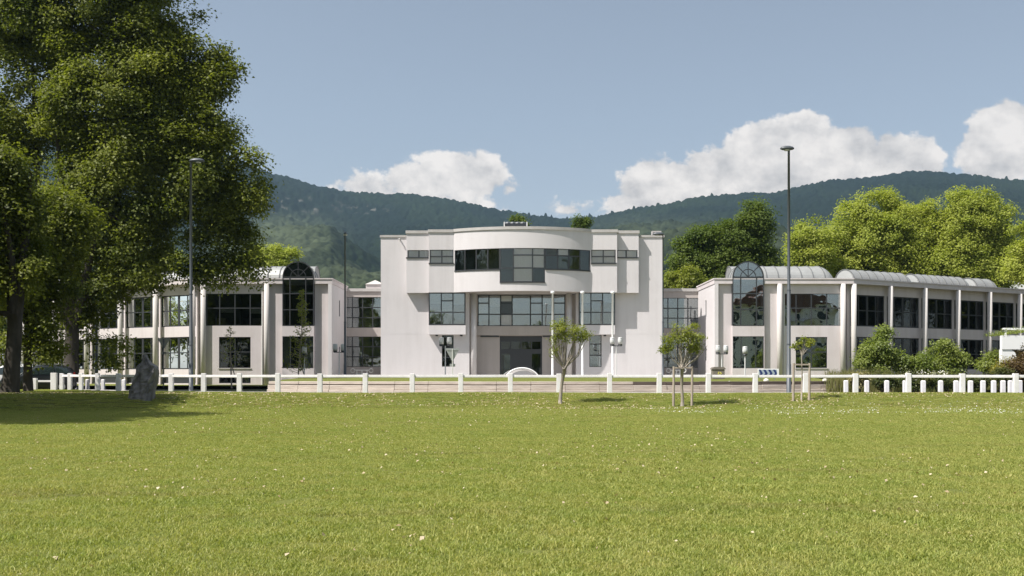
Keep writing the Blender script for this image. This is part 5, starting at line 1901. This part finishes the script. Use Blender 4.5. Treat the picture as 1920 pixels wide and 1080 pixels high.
blA = PB(zA, [(-60, 330, 70), (0, 360, 55), (20, 330, 45), (-20, 420, 60), (30, 400, 42), (40, 460, 36), (-50, 500, 70), (60, 510, 26), (10, 530, 30), (-70, 580, 50)], .75)
make_tree('plane_tree', 'twin stemmed tree at the left edge of the lawn', 'tree', (WX(22, zA), zA, gA), blA, 760, 64, .50, .20, M_plane, M_bark,
          [([V3(16, 746, zA), V3(20, 720, zA), V3(25, 660, zA), V3(28, 615, zA), V3(27, 590, zA)], [.55, .42, .36, .36, .33]),
           ([V3(30, 625, zA), V3(36, 560, zA), V3(48, 440, zA), V3(54, 370, zA), V3(58, 320, zA)], [.26, .24, .20, .13, .06]),
           ([V3(25, 625, zA), V3(19, 520, zA + .5), V3(20, 400, zA + .5), V3(22, 330, zA + .5)], [.25, .21, .15, .06]),
           ([V3(28, 600, zA), V3(22, 480, zA - .5), V3(0, 360, zA - 1)], [.2, .15, .08])],
          r1, 'large trees on the left', limbs=22, shell=.4)
zD = 69.0
blD = PB(zD, [(-40, -100, 170), (70, -80, 130), (10, 20, 110), (90, 60, 100), (40, 130, 110), (110, 160, 80), (-60, 180, 140), (20, 230, 100), (90, 280, 90), (30, 340, 90), (-50, 380, 110), (80, 400, 70), (20, 460, 80), (-30, 540, 70)], .7)
make_tree('plane_tree', 'tallest tree behind the parked cars at the left edge', 'tree', (WX(62, zD), zD, .45), blD, 1900, 74, .60, .225, M_plane, M_bark,
          [([V3(84, 715, zD), V3(82, 640, zD), V3(84, 560, zD), V3(76, 430, zD), V3(66, 260, zD), V3(60, 80, zD)], [.34, .28, .26, .22, .15, .07])],
          r1, 'large trees on the left', limbs=20, shell=.42)
zB = 57.0
gB = float(lawn_z(WX(52, zB), zB))
blB = PB(zB, [(40, 440, 60), (90, 490, 55), (25, 555, 40), (60, 560, 42), (90, 610, 30), (40, 520, 60), (100, 520, 55), (70, 430, 85), (125, 420, 56), (70, 640, 22), (20, 650, 30), (95, 665, 20)], .9)
make_tree('plane_tree', 'slender tree in front of the dark parked car', 'tree', (WX(52, zB), zB, gB), blB, 1000, 66, .55, .20, M_plane, M_bark,
          [([V3(53, 733, zB), V3(52, 690, zB), V3(53, 640, zB), V3(60, 600, zB), V3(72, 560, zB), V3(78, 480, zB), V3(84, 420, zB), V3(90, 370, zB)], [.28, .235, .22, .21, .18, .15, .1, .05]),
           ([V3(55, 640, zB), V3(44, 560, zB), V3(42, 470, zB), V3(48, 410, zB)], [.16, .13, .1, .05])],
          r1, 'large trees on the left', limbs=16, shell=.3)


# --- trees beside the lawn, just outside the view on the left: they throw the long shadow on the grass
def side_tree(x, y, h, label, seed):
    rr = np.random.default_rng(seed)
    q = h / 12.5
    bl = [(x + rr.normal() * .8 * q, y + rr.normal() * .8 * q, h * f, w * q, w * q, w * .8 * q) for f, w in ((.38, 2.6), (.5, 3.6), (.62, 3.8), (.75, 3.2), (.88, 2.2))]
    return make_tree('plane_tree', label, 'tree', (x, y, 0), bl, int(520 * q), 40, .5 * q ** .5, .26 * q ** .6, M_plane, M_bark, [([(x, y, -.2), (x, y, h * .3), (x + .2, y, h * .6), (x, y, h * .85)], [.34, .27, .18, .06])], rr, 'trees along the left side of the lawn', limbs=12)


# --- background trees
def bg_tree(name, label, Z, px, ybase, blobs, n, per, leaf, lm, seed, group, sigma=.6, shell=.45, depth=.9, limbs=8):
    rr = np.random.default_rng(seed)
    x = WX(px, Z)
    bl = PB(Z, blobs, depth)
    top = min(b[1] for b in blobs)
    return make_tree(name, label, 'tree', (x, Z, .45), bl, n, per, sigma, leaf, lm, M_bark,
                     [([(x, Z, .3), (x, Z, HZ(620, Z)), (x + .3, Z, HZ((620 + top) / 2, Z)), (x, Z, HZ(top + 20, Z))], [.45, .36, .22, .06])], rr, group, limbs=limbs, shell=shell, limb_r=.06)


bg_tree('broadleaf_tree', 'dark green tree with uneven twin tops behind the right link', 112, 1370, 700, [(1418, 402, 24), (1425, 430, 26), (1410, 440, 36), (1395, 420, 22), (1375, 440, 30), (1330, 450, 28), (1355, 460, 40), (1310, 445, 22), (1300, 470, 28), (1325, 500, 45), (1385, 490, 50), (1425, 480, 26), (1285, 495, 22), (1350, 535, 60), (1410, 530, 45)],
        1250, 63, 0.258, M_leaf_dark, 31, 'trees behind the right wing', .62)
bg_tree('broadleaf_tree', 'mid green rounded tree low behind the right link', 106, 1275, 700, [(1275, 520, 26), (1262, 535, 22), (1300, 528, 30), (1250, 545, 20), (1290, 560, 40)], 325, 52, 0.243, M_leaf_young, 32, 'trees behind the right wing', .5)
bg_tree('plane_tree', 'broad yellow green tree with rounded crown behind the right wing', 124, 1640, 700, [(1640, 400, 46), (1600, 415, 44), (1680, 395, 40), (1700, 425, 52), (1570, 445, 34), (1620, 450, 60), (1660, 460, 70), (1745, 425, 42), (1738, 402, 28), (1580, 490, 50), (1720, 480, 60), (1530, 455, 24), (1545, 490, 40), (1620, 520, 70), (1690, 520, 70)],
        1875, 66, 0.274, M_leaf_lime, 33, 'trees behind the right wing', .7)
bg_tree('plane_tree', 'small yellow green tree just left of the broad crown', 120, 1515, 700, [(1518, 428, 22), (1505, 450, 26), (1535, 450, 26), (1500, 480, 28), (1525, 490, 40), (1515, 530, 45)], 475, 60, 0.266, M_leaf_lime, 34, 'trees behind the right wing', .6)
bg_tree('plane_tree', 'tall yellow green tree on the right of the broad crown', 122, 1830, 700, [(1800, 385, 30), (1835, 390, 34), (1780, 415, 40), (1860, 410, 34), (1820, 430, 52), (1875, 440, 30), (1770, 460, 46), (1850, 470, 50), (1800, 500, 60), (1870, 500, 42), (1760, 520, 55), (1850, 530, 60)],
        1562, 66, 0.274, M_leaf_lime, 35, 'trees behind the right wing', .68)
bg_tree('plane_tree', 'yellow green tree cut by the right edge of the picture', 104, 1930, 700, [(1925, 430, 26), (1940, 470, 40), (1912, 470, 18), (1925, 500, 36), (1905, 515, 24), (1950, 540, 50)], 412, 58, 0.243, M_leaf_lime, 36, 'trees behind the right wing', .5)
bg_tree('plane_tree', 'yellow green tree top showing above the left wing roof', 116, 505, 700, [(515, 478, 20), (490, 488, 24), (535, 488, 22), (475, 498, 22), (510, 505, 34), (550, 500, 14), (460, 505, 22), (505, 540, 50)], 450, 58, 0.258, M_leaf_lime, 37, 'trees behind the left wing', .5)
bg_tree('plane_tree', 'bright green tree behind the left wing under the large crown', 118, 250, 700, [(250, 470, 44), (200, 490, 40), (300, 490, 40), (240, 530, 60), (150, 510, 44), (340, 505, 36)], 525, 58, 0.274, M_leaf_young, 38, 'trees behind the left wing', .6)
bg_tree('broadleaf_tree', 'dense green tree far left behind the parked cars', 100, 40, 700, [(40, 560, 50), (-20, 540, 60), (90, 590, 40), (20, 620, 50), (80, 640, 40)], 525, 52, 0.274, M_leaf_dark, 39, 'trees behind the left wing', .6)
bg_tree('broadleaf_tree', 'small bushy tree top showing above the middle of the white roof', 130, 973, 700, [(974, 411, 7), (967, 416, 7), (981, 416, 7), (974, 432, 13)], 112, 29, 0.228, M_leaf_dark, 40, 'tree tops above the white roof', .42, limbs=3)
bg_tree('broadleaf_tree', 'small bushy tree top above the right part of the white roof', 130, 1085, 700, [(1086, 412, 7), (1077, 417, 7), (1096, 417, 7), (1086, 432, 13)], 112, 29, 0.228, M_leaf_dark, 41, 'tree tops above the white roof', .42, limbs=3)


# a white house half hidden in the trees at the right edge
def far_house():
    Z = 140.0
    t = thing('white_house', (WX(1915, Z), Z + 3, .45), 'white house half hidden in the trees at the right edge', 'house')
    x0, x1 = WX(1893, Z), WX(1990, Z)
    bm = bmesh.new(); box(bm, x0, x1, Z, Z + 8, .4, HZ(488, Z)); obj('wall', bm, M_flag, t)
    bm = bmesh.new(); box(bm, x0 - .4, x1 + .4, Z - .5, Z + 8.4, HZ(488, Z) + .003, HZ(485.5, Z)); obj('roof', bm, M_coping, t)
    for px in (1912, 1945):
        bm = bmesh.new(); box(bm, WX(px, Z), WX(px + 9, Z), Z - .04, Z + .05, HZ(503, Z), HZ(493, Z)); w = obj('window', bm, M_frame, t)
        bm = bmesh.new(); box(bm, WX(px + 1, Z), WX(px + 8, Z), Z - .05, Z - .041, HZ(502, Z), HZ(494, Z)); obj('pane', bm, M_carglass, w)


far_house()


# --- pollarded trees and the sapling on the bank
def pollard(px, y, Z, crown, forkrow, label, seed, rt=.085, lean=0.0):
    rr = np.random.default_rng(seed)
    x = WX(px, Z); g = float(lawn_z(x, Z))
    root = thing('pollard_tree', (x, Z, g), label, 'young tree', 'young trees on the bank')
    fk = Vector((x + lean, Z, HZ(forkrow, Z)))
    bm = bmesh.new()
    tube(bm, [(x, Z, g - .1), (x + .02, Z, g + .25), (x + lean * .4 - .02, Z + .02, (g + fk.z) / 2), fk], [rt * 1.25, rt * .95, rt * .85, rt], 10)
    obj('trunk', bm, M_barkpale, root, smooth=True)
    bl = PB(Z, crown, 1.0)
    # bundle of upright shoots fanning from the head
    bm = bmesh.new()
    tips = []
    for k in range(30):
        b = bl[rr.integers(len(bl))]
        e = Vector((b[0] + rr.normal() * b[3] * .45, b[1] + rr.normal() * b[4] * .5, b[2] + rr.normal() * b[5] * .35))
        m = fk.lerp(e, .45) + Vector((rr.normal() * .06, rr.normal() * .06, -.05)) + (e - fk).cross(Vector((0, 1, 0))) * 0
        m.x += (e.x - fk.x) * .12
        tube(bm, [fk + Vector((rr.normal() * .03, rr.normal() * .03, -.05)), fk.lerp(m, .5), m, m.lerp(e, .55), e], [.034, .028, .023, .015, .006], 5)
        tips.append(e)
    obj('shoot', bm, M_barkpale, root, smooth=True, kind='stuff')
    pts, out, var, cl = foliage_points(bl, 135, 18, .16, rr, .25, .8)
    leaves('crown', pts, .105, rr, root, M_leaf_young, up=.3, var=var, out=out, ratio=.5)
    return root


pollard(1050, 752, 48.7, [(1062, 618, 20), (1040, 624, 18), (1085, 622, 18), (1032, 640, 12), (1098, 632, 9), (1060, 640, 18), (1036, 660, 8), (1080, 640, 14)], 690, 'pollarded young tree without stakes in front of the white entrance building', 51, .09, .22)
pollard(1279, 757, 47.9, [(1275, 624, 18), (1295, 622, 16), (1258, 632, 12), (1312, 634, 14), (1285, 640, 18), (1252, 652, 10), (1318, 645, 10), (1300, 650, 12), (1268, 618, 12)], 690, 'pollarded young tree between two stakes in front of the right link', 52, .08, .0)


def stakes(pxs, y0s, ytop, Z, label, cat='tree stakes'):
    x = [WX(p, Z) for p in pxs]; g = float(lawn_z((x[0] + x[1]) / 2, Z))
    t = thing('tree_stakes', ((x[0] + x[1]) / 2, Z, g), label, cat, 'wooden stakes holding young trees')
    zt = HZ(ytop, Z)
    for k, xx in enumerate(x):
        bm = bmesh.new(); tube(bm, [(xx, Z - .03, g - .2), (xx + .02, Z - .03, zt)], [.062, .055], 9); obj('stake', bm, M_stake, t)
    bm = bmesh.new(); box(bm, x[0] + .05, x[1] - .05, Z - .1, Z - .065, zt - .1, zt - .03); obj('crossbar', bm, M_stake, t)


stakes((1262.5, 1297), None, 687, 47.9, 'pair of wooden stakes with crossbar around the second pollarded tree')
stakes((1487, 1517), None, 681, 49.0, 'pair of wooden stakes with crossbar around the thin sapling')


def sapling():
    Z = 49.0; rr = np.random.default_rng(61); x = WX(1502.5, Z); g = float(lawn_z(x, Z))
    root = thing('sapling', (x, Z, g), 'thin sapling with sparse leaves between stakes beside the tall lamp', 'young tree', 'young trees on the bank')
    bm = bmesh.new()
    tube(bm, [(x, Z, g - .1), V3(1504, 700, Z), V3(1503, 665, Z), V3(1506, 640, Z)], [.04, .034, .028, .012], 8)
    for e in ((1494, 640), (1517, 640), (1512, 634), (1498, 648), (1520, 650)):
        tube(bm, [V3(1503.5, 668, Z), V3((1503 + e[0]) / 2, (664 + e[1]) / 2, Z), V3(*e, Z)], [.018, .014, .006], 6)
    obj('trunk', bm, M_barkpale, root, smooth=True)
    pts, out, var, cl = foliage_points(PB(Z, [(1497, 640, 7), (1516, 640, 8), (1508, 634, 5), (1494, 650, 5), (1518, 652, 6)]), 34, 13, .11, rr, .2)
    leaves('crown', pts, .12, rr, root, M_leaf_young, up=.3, var=var)


sapling()


# --- slender young trees in front of the left wing
def columnar(px, Z, ytop, ybot, w, label, seed, n, dens, stake=None, lean=0):
    rr = np.random.default_rng(seed); x = WX(px, Z); g = .62
    root = thing('young_tree', (x, Z, g), label, 'young tree', 'slender young trees before the left wing')
    zt, zb = HZ(ytop, Z), HZ(ybot, Z)
    bm = bmesh.new()
    tube(bm, [(x + .05, Z, g - .1), (x, Z, zb), (x + lean, Z, (zb + zt) / 2), (x + lean, Z, zt)], [.06, .05, .035, .012], 8)
    pts, tip = [], []
    for k in range(n):
        t = (k + rr.uniform(0, 1)) / n
        z = zb + (zt - zb) * t
        a = rr.uniform(0, 2 * math.pi); ln = w * (1 - t) ** .7 * rr.uniform(.5, 1.15) + .06
        b0 = Vector((x + lean * min(1, t * 2), Z, z)); e = b0 + Vector((math.cos(a) * ln, math.sin(a) * ln, ln * rr.uniform(.15, .55)))
        tube(bm, [b0, b0.lerp(e, .5) + Vector((0, 0, -.02)), e], [.016, .012, .005], 5)
        for q in range(dens):
            p = b0.lerp(e, rr.uniform(.25, 1.05)); pts.append((p.x + rr.normal() * .07, p.y + rr.normal() * .07, p.z + rr.normal() * .07))
    obj('trunk', bm, M_barkpale, root, smooth=True)
    leaves('crown', np.array(pts), .13, rr, root, M_leaf_young, up=.2)
    if stake:
        bm = bmesh.new(); tube(bm, [stake[0], stake[1]], [.04, .04], 8); obj('stake', bm, M_stake, root)


columnar(559.5, 76, 544, 700, 1.05, 'slender pyramidal young tree before the arched window of the left wing', 71, 120, 13, (V3(571, 706, 75.8), V3(561, 672, 76)), .25)
columnar(433, 74, 612, 690, 1.05, 'sparse small young tree with slanting stake before the left wing window', 72, 34, 7, (V3(445, 721, 73.8), V3(432, 676, 74)), -.05)


# --- shrubs and planting before the right wing
def shrub(name, px, y0, Z, blobs, n, per, leaf, lm, label, seed, cat='shrub', group='shrubs before the right wing', sigma=.30, shell=.3):
    rr = np.random.default_rng(seed); x = WX(px, Z)
    root = thing(name, (x, Z, .45), label, cat, group)
    bl = PB(Z, blobs, .9)
    pts, out, var, cl = foliage_points(bl, n, per, sigma, rr, shell)
    pts[:, 2] = np.maximum(pts[:, 2], .5)
    leaves('foliage', pts, leaf, rr, root, lm, up=.3, var=var, out=out)
    bm = bmesh.new()
    for k in range(9):
        e = cl[rr.integers(len(cl))]; b = Vector((x + rr.normal() * .15, Z + rr.normal() * .15, .4)); e = Vector(e)
        tube(bm, [b, b.lerp(e, .5) + Vector((0, 0, .1)), e], [.035, .025, .01], 5)
    obj('stem', bm, M_bark, root, smooth=True, kind='stuff')


shrub('shrub', 1655, 0, 70, [(1660, 636, 12), (1655, 655, 22), (1635, 665, 22), (1675, 670, 24), (1640, 690, 30), (1685, 690, 26), (1620, 680, 14), (1662, 625, 6)], 420, 24, .17, M_shrub, 'tall light green shrub with pointed top, largest of the planting before the right wing', 81)
shrub('shrub', 1770, 0, 71, [(1768, 645, 11), (1775, 660, 18), (1755, 672, 20), (1790, 672, 18), (1765, 692, 28), (1800, 690, 16)], 330, 24, .17, M_shrub, 'rounded light green shrub in the middle of the right planting', 82)
shrub('shrub', 1728, 0, 70, [(1728, 670, 12), (1722, 685, 16), (1738, 690, 16)], 120, 22, .16, M_shrub, 'small green shrub between the two larger light green shrubs', 83)
shrub('shrub', 1862, 0, 69, [(1860, 668, 11), (1866, 682, 16), (1850, 692, 14)], 120, 22, .16, M_shrub, 'small green shrub left of the white pavilion', 84)
shrub('shrub', 1895, 0, 61, [(1893, 692, 11), (1905, 698, 12), (1882, 700, 9)], 110, 24, .13, M_yellowleaf, 'low yellow shrub below the white pavilion', 85)
shrub('shrub', 1918, 0, 60, [(1918, 665, 12), (1912, 685, 13), (1925, 690, 20), (1918, 705, 16)], 190, 22, .13, M_redleaf, 'russet leaved shrub at the right edge', 86)
for k, (px, w, y, lm, lab) in enumerate(((1660, 20, 716, M_hedge, 'clipped low hedge piece behind the bollards below the tallest shrub'), (1715, 26, 716, M_hedge, 'low green bush behind the bollards with white flowers above'), (1775, 34, 717, M_hedge, 'dark low hedge behind the middle bollards'), (1826, 30, 717, M_hedge, 'dark low hedge behind the right bollards'), (1610, 22, 712, M_dry, 'tuft of pale dry ornamental grass at the end of the raised bed'), (1878, 22, 706, M_hedge, 'low dark bush below the yellow shrub'))):
    Z = 59.5
    shrub('low_bush', px, 0, Z, [(px - w * .5, y, 13), (px, y - 2, 14), (px + w * .5, y, 13), (px, y + 8, 14)], 120, 20, .12, lm, lab, 90 + k, 'bush', 'low bushes behind the bollards', .16)


def tall_grass():
    """ornamental grass and meadow planting between the shrubs"""
    rr = np.random.default_rng(99)
    n = 15000
    px = rr.uniform(1548, 2050, n); Z = rr.uniform(60.5, 70, n)
    x = (px - 960) / F * Z
    dens = vnoise(x * .9, Z * .9, 3)
    keep = dens > .22
    x, Z, dens = x[keep], Z[keep], dens[keep]; n = len(x)
    h = (.55 + .75 * vnoise(x * .45 + 8, Z * .45, 5)) * rr.uniform(.6, 1.2, n) * np.where(px[keep] < 1700, 1.15, .9)
    lean = rr.normal(size=(n, 2)) * .14
    w = .018
    a = rr.uniform(0, math.pi, n); cx, sy = np.cos(a) * w, np.sin(a) * w
    v = np.empty((n, 4, 3))
    v[:, 0] = np.stack([x - cx, Z - sy, np.full(n, .42)], 1); v[:, 1] = np.stack([x + cx, Z + sy, np.full(n, .42)], 1)
    v[:, 2] = np.stack([x + cx * .5 + lean[:, 0] * h, Z + sy * .5 + lean[:, 1] * h, .45 + h], 1); v[:, 3] = np.stack([x - cx * .5 + lean[:, 0] * h, Z - sy * .5 + lean[:, 1] * h, .45 + h], 1)
    me = np_mesh('tall_grass', v.reshape(-1, 3), np.arange(n * 4).reshape(n, 4), np.clip(dens + rr.normal(size=n) * .15, 0, 1))
    link('tall_grass', me, leafmat('meadow_grass', (0.10, 0.125, 0.035), (0.25, 0.225, 0.10), .35, .5), kind='stuff')
    # white blossoms floating over the low bushes
    n = 260
    c = np.stack([WX(1, 60) * 0 + (rr.choice([1700, 1725, 1748, 1768, 1880, 1890], n) + rr.normal(size=n) * 7 - 960) / F * 60.2, np.full(n, 60.2) + rr.normal(size=n) * .4, HZ(700, 60) + rr.normal(size=n) * .10], 1)
    leaves('white_blossom', c, .085, rr, None, leafmat('blossom', (0.75, 0.72, 0.62), (0.85, 0.83, 0.76), .2, 1), up=.8, ratio=.9)['kind'] = 'stuff'
    # planting on the pavilion roof
    x0, x1, Zp, z1 = PV
    n = 2600
    c = np.stack([rr.uniform(x0 - .1, x1, n), rr.uniform(Zp - .05, Zp + 2.5, n), z1 + np.abs(rr.normal(size=n)) * .16], 1)
    c[:, 2] += np.clip((c[:, 0] - x0) * .12, 0, .35)
    leaves('roof_planting', c, .16, rr, None, M_shrub, up=.2, ratio=.3)['kind'] = 'stuff'


tall_grass()


# ------------------------------------------------------------------ lawn: blades, fallen leaves, daisies
def tuft(seed, n, size, hmin, hmax, w):
    rr = np.random.default_rng(seed)
    x = rr.uniform(-size, size, n); y = rr.uniform(-size, size, n)
    h = rr.uniform(hmin, hmax, n) * (0.7 + .6 * rr.uniform(0, 1, n) ** 3)
    a = rr.uniform(0, 2 * math.pi, n); l = h * rr.uniform(.3, 1.5, n); d = rr.uniform(0, 2 * math.pi, n)
    wx, wy = np.cos(a) * w, np.sin(a) * w
    lx, ly = np.cos(d) * l, np.sin(d) * l
    v = np.empty((n, 6, 3))
    z = lambda k: np.full(n, k)
    v[:, 0] = np.stack([x - wx, y - wy, z(-.01)], 1); v[:, 1] = np.stack([x + wx, y + wy, z(-.01)], 1)
    v[:, 2] = np.stack([x + wx * .8 + lx * .35, y + wy * .8 + ly * .35, h * .6], 1); v[:, 3] = np.stack([x - wx * .8 + lx * .35, y - wy * .8 + ly * .35, h * .6], 1)
    v[:, 4] = np.stack([x + wx * .2 + lx, y + wy * .2 + ly, h], 1); v[:, 5] = np.stack([x - wx * .2 + lx, y - wy * .2 + ly, h], 1)
    b = (np.arange(n) * 6)[:, None]
    q = np.concatenate([b + np.array([0, 1, 2, 3]), b + np.array([3, 2, 4, 5])])
    var = rr.uniform(0, 1, n)
    me = np_mesh('grass_tuft', v.reshape(-1, 3), q, np.concatenate([var, var]))
    me.materials.append(M_blade)
    return bpy.data.objects.new('grass_tuft', me)


def make_grass():
    rr = np.random.default_rng(5)
    tufts = [tuft(k, 760, .30, .012, .036, .0038) for k in range(3)] + [tuft(9, 300, .22, .02, .058, .0055)]
    P = []
    step = .40
    for y in np.arange(1.5, 66, step):
        hw = .60 * y + 13
        xs = np.arange(-hw, hw, step)
        P.append(np.stack([xs + rr.uniform(-.2, .2, len(xs)), np.full(len(xs), y) + rr.uniform(-.2, .2, len(xs))], 1))
    P = np.concatenate(P)
    P = P[P[:, 1] < fence_y(P[:, 0]) - .1]
    z = lawn_z(P[:, 0], P[:, 1])
    me = bpy.data.meshes.new('grass')
    me.vertices.add(len(P)); me.vertices.foreach_set('co', np.stack([P[:, 0], P[:, 1], z], 1).astype(np.float32).ravel())
    kind = rr.choice(4, len(P), p=[.30, .30, .30, .10])
    a = me.attributes.new('kind', 'INT', 'POINT'); a.data.foreach_set('value', kind.astype(np.int32))
    a = me.attributes.new('turn', 'FLOAT', 'POINT'); a.data.foreach_set('value', rr.uniform(0, 6.283, len(P)).astype(np.float32))
    a = me.attributes.new('grow', 'FLOAT', 'POINT'); a.data.foreach_set('value', (.75 + .7 * fbm(P[:, 0] * .35, P[:, 1] * .35, 3, 71)).astype(np.float32))
    o = link('grass', me, None, kind='stuff')
    ng = bpy.data.node_groups.new('grass_scatter', 'GeometryNodeTree')
    ng.interface.new_socket('Geometry', in_out='INPUT', socket_type='NodeSocketGeometry')
    ng.interface.new_socket('Geometry', in_out='OUTPUT', socket_type='NodeSocketGeometry')
    N, L = ng.nodes, ng.links
    gi, go = N.new('NodeGroupInput'), N.new('NodeGroupOutput')
    join = N.new('GeometryNodeJoinGeometry')
    for k, t in enumerate(tufts):
        oi = N.new('GeometryNodeObjectInfo'); oi.inputs['Object'].default_value = t
        na = N.new('GeometryNodeInputNamedAttribute'); na.data_type = 'INT'; na.inputs[0].default_value = 'kind'
        cmp_ = N.new('FunctionNodeCompare'); cmp_.data_type = 'INT'; cmp_.operation = 'EQUAL'
        L.new(na.outputs[0], cmp_.inputs['A'] if 'A' in cmp_.inputs and cmp_.inputs['A'].type == 'INT' else cmp_.inputs[2])
        [s for s in cmp_.inputs if s.type == 'INT'][1].default_value = k
        ip = N.new('GeometryNodeInstanceOnPoints')
        L.new(gi.outputs[0], ip.inputs['Points']); L.new(cmp_.outputs[0], ip.inputs['Selection']); L.new(oi.outputs['Geometry'], ip.inputs['Instance'])
        tn = N.new('GeometryNodeInputNamedAttribute'); tn.data_type = 'FLOAT'; tn.inputs[0].default_value = 'turn'
        cb = N.new('ShaderNodeCombineXYZ'); L.new(tn.outputs[0], cb.inputs[2])
        L.new(cb.outputs[0], ip.inputs['Rotation'])
        gn = N.new('GeometryNodeInputNamedAttribute'); gn.data_type = 'FLOAT'; gn.inputs[0].default_value = 'grow'
        L.new(gn.outputs[0], ip.inputs['Scale'])
        L.new(ip.outputs[0], join.inputs[0])
    L.new(join.outputs[0], go.inputs[0])
    md = o.modifiers.new('scatter', 'NODES'); md.node_group = ng


make_grass()


def litter():
    rr = np.random.default_rng(8)
    def scatter(n, f):
        P = f(n); P = P[(P[:, 1] < fence_y(P[:, 0]) - .3) & (P[:, 1] > 6)]
        return np.stack([P[:, 0], P[:, 1], lawn_z(P[:, 0], P[:, 1]) + rr.uniform(.025, .05, len(P))], 1)
    def bank(n):
        x = rr.uniform(-26, 28, n); y = 45.6 + rr.beta(1.5, 1.5, n) * 6.2
        keep = vnoise(x * .55, y * .8, 12) + .28 * np.exp(-((y - 48.6) / 1.6) ** 2) > .48 + .25 * rr.uniform(0, 1, n)
        return np.stack([x, y], 1)[keep]
    def field(n):
        y = 8 + 38 * rr.uniform(0, 1, n) ** .6; x = rr.uniform(-.55, .55, n) * y
        keep = vnoise(x * .28, y * .28, 15) > .30 + .3 * rr.uniform(0, 1, n)
        return np.stack([x, y], 1)[keep]
    M_litter = leafmat('fallen_leaf', (0.30, 0.22, 0.12), (0.62, 0.53, 0.38), .15, 2.0, .7, .15)
    a = scatter(9000, bank); b = scatter(2600, field); c = scatter(5200, field)
    leaves('fallen_leaves', a, .085, rr, None, M_litter, up=1.2, ratio=.7)['kind'] = 'stuff'
    leaves('fallen_leaves', b, .058, rr, None, M_litter, up=1.2, ratio=.7)['kind'] = 'stuff'
    leaves('fallen_leaves', c, .032, rr, None, M_litter, up=1.2, ratio=.6)['kind'] = 'stuff'
    def dz(n):
        y = 40 + rr.uniform(0, 1, n) * 8.5; x = rr.uniform(-8, 26, n)
        keep = vnoise(x * .8, y * .8, 19) * (.5 + .5 * (x > 6)) > .42 + .3 * rr.uniform(0, 1, n)
        return np.stack([x, y], 1)[keep]
    leaves('daisies', scatter(5000, dz), .05, rr, None, leafmat('daisy', (0.74, 0.73, 0.68), (0.85, 0.84, 0.8), .15, 1), up=2.5, ratio=1.0)['kind'] = 'stuff'


litter()

# trees that stand outside the picture: they shade the lawn on the left and show green in the windows; at right enlarged and more added to block sky light from the wing
SIDE = [(-27, 33, 21), (-32, 38.5, 22), (-36, 29, 20)]
for k, (x, y, h) in enumerate(SIDE):
    side_tree(x, y, h, 'leafy tree beside the lawn throwing shade on the grass at the left', 200 + k)
src = None
for k, (x, y, s) in enumerate(((60, 62, 1.9), (68, 76, 2.0), (64, 90, 1.8), (78, 88, 2.1), (52, 50, 1.7), (-18, -62, 1.2), (-34, -58, 1.35), (6, -78, 1.1), (30, -66, 1.3), (-52, -70, 1.2), (54, -72, 1.25), (-60, 60, 1.3), (-66, 72, 1.2), (-58, 84, 1.3), (-50, 36, 1.5), (-58, 27, 1.6), (-46, 47, 1.3), (-70, 80, 1.4), (-54, 74, 1.2), (-74, 66, 1.4), (-64, 92, 1.4), (-82, 86, 1.5))):
    if src is None:
        src = side_tree(x, y, 12.5, 'leafy tree beyond the lawn, mirrored green in the window panes', 300)
        src['group'] = 'trees mirrored in the windows'
    else:
        dup(src, (x, y, -2.4 if x < -40 else 0), k * 1.3, None, None, s)

# white apartment house across the lawn, seen only as a reflection in the right wing's panes
def mirrored_house():
    x0, x1, y0 = 44.0, 68.0, -44.0
    t = thing('apartment_house', ((x0 + x1) / 2, y0 - 5, -.4), 'white apartment house with brown roof mirrored in the panes of the right wing', 'house')
    bm = bmesh.new(); box(bm, x0, x1, y0 - 12, y0, -.4, 15.5); obj('wall', bm, M_flag, t)
    bm = bmesh.new()
    p = [(x0 - 1, 15.5), (x1 + 1, 15.5), ((x0 + x1) / 2, 21)]
    f = [bm.verts.new((a, y0 + 1, b)) for a, b in p]; g = [bm.verts.new((a, y0 - 13, b)) for a, b in p]
    bm.faces.new(f); bm.faces.new(g[::-1])
    for k in range(3): bm.faces.new([f[k], g[k], g[(k + 1) % 3], f[(k + 1) % 3]])
    obj('roof', bm, mat('brown_tile', (0.16, 0.085, 0.06), 0.9), t)
    for fl in range(5):
        for k in range(5):
            a = x0 + 1.6 + k * 4.6; z = .6 + fl * 3.0
            bm = bmesh.new(); box(bm, a, a + 1.7, y0 - .1, y0 + .03, z, z + 1.9); obj('window', bm, M_carglass, t)
        bm = bmesh.new(); box(bm, x0 + 8, x1 - 4, y0 + .01, y0 + 1.4, .1 + fl * 3.0, .3 + fl * 3.0); obj('balcony', bm, M_conc, t)


mirrored_house()

# ------------------------------------------------------------------ air
def haze():
    bm = bmesh.new()
    box(bm, -3300, 3300, -1050, 3400, -1.4, 840)
    m = bpy.data.materials.new('haze_air'); m.use_nodes = True
    nt = m.node_tree; nt.nodes.clear()
    out = nt.nodes.new('ShaderNodeOutputMaterial'); pv = nt.nodes.new('ShaderNodeVolumePrincipled')
    pv.inputs['Color'].default_value = (0.50, 0.76, 1.0, 1)
    pv.inputs['Density'].default_value = HAZE
    pv.inputs['Anisotropy'].default_value = 0.25
    nt.links.new(pv.outputs[0], out.inputs['Volume'])
    obj('haze', bm, m, kind='stuff')


HAZE = 0.000085
haze()
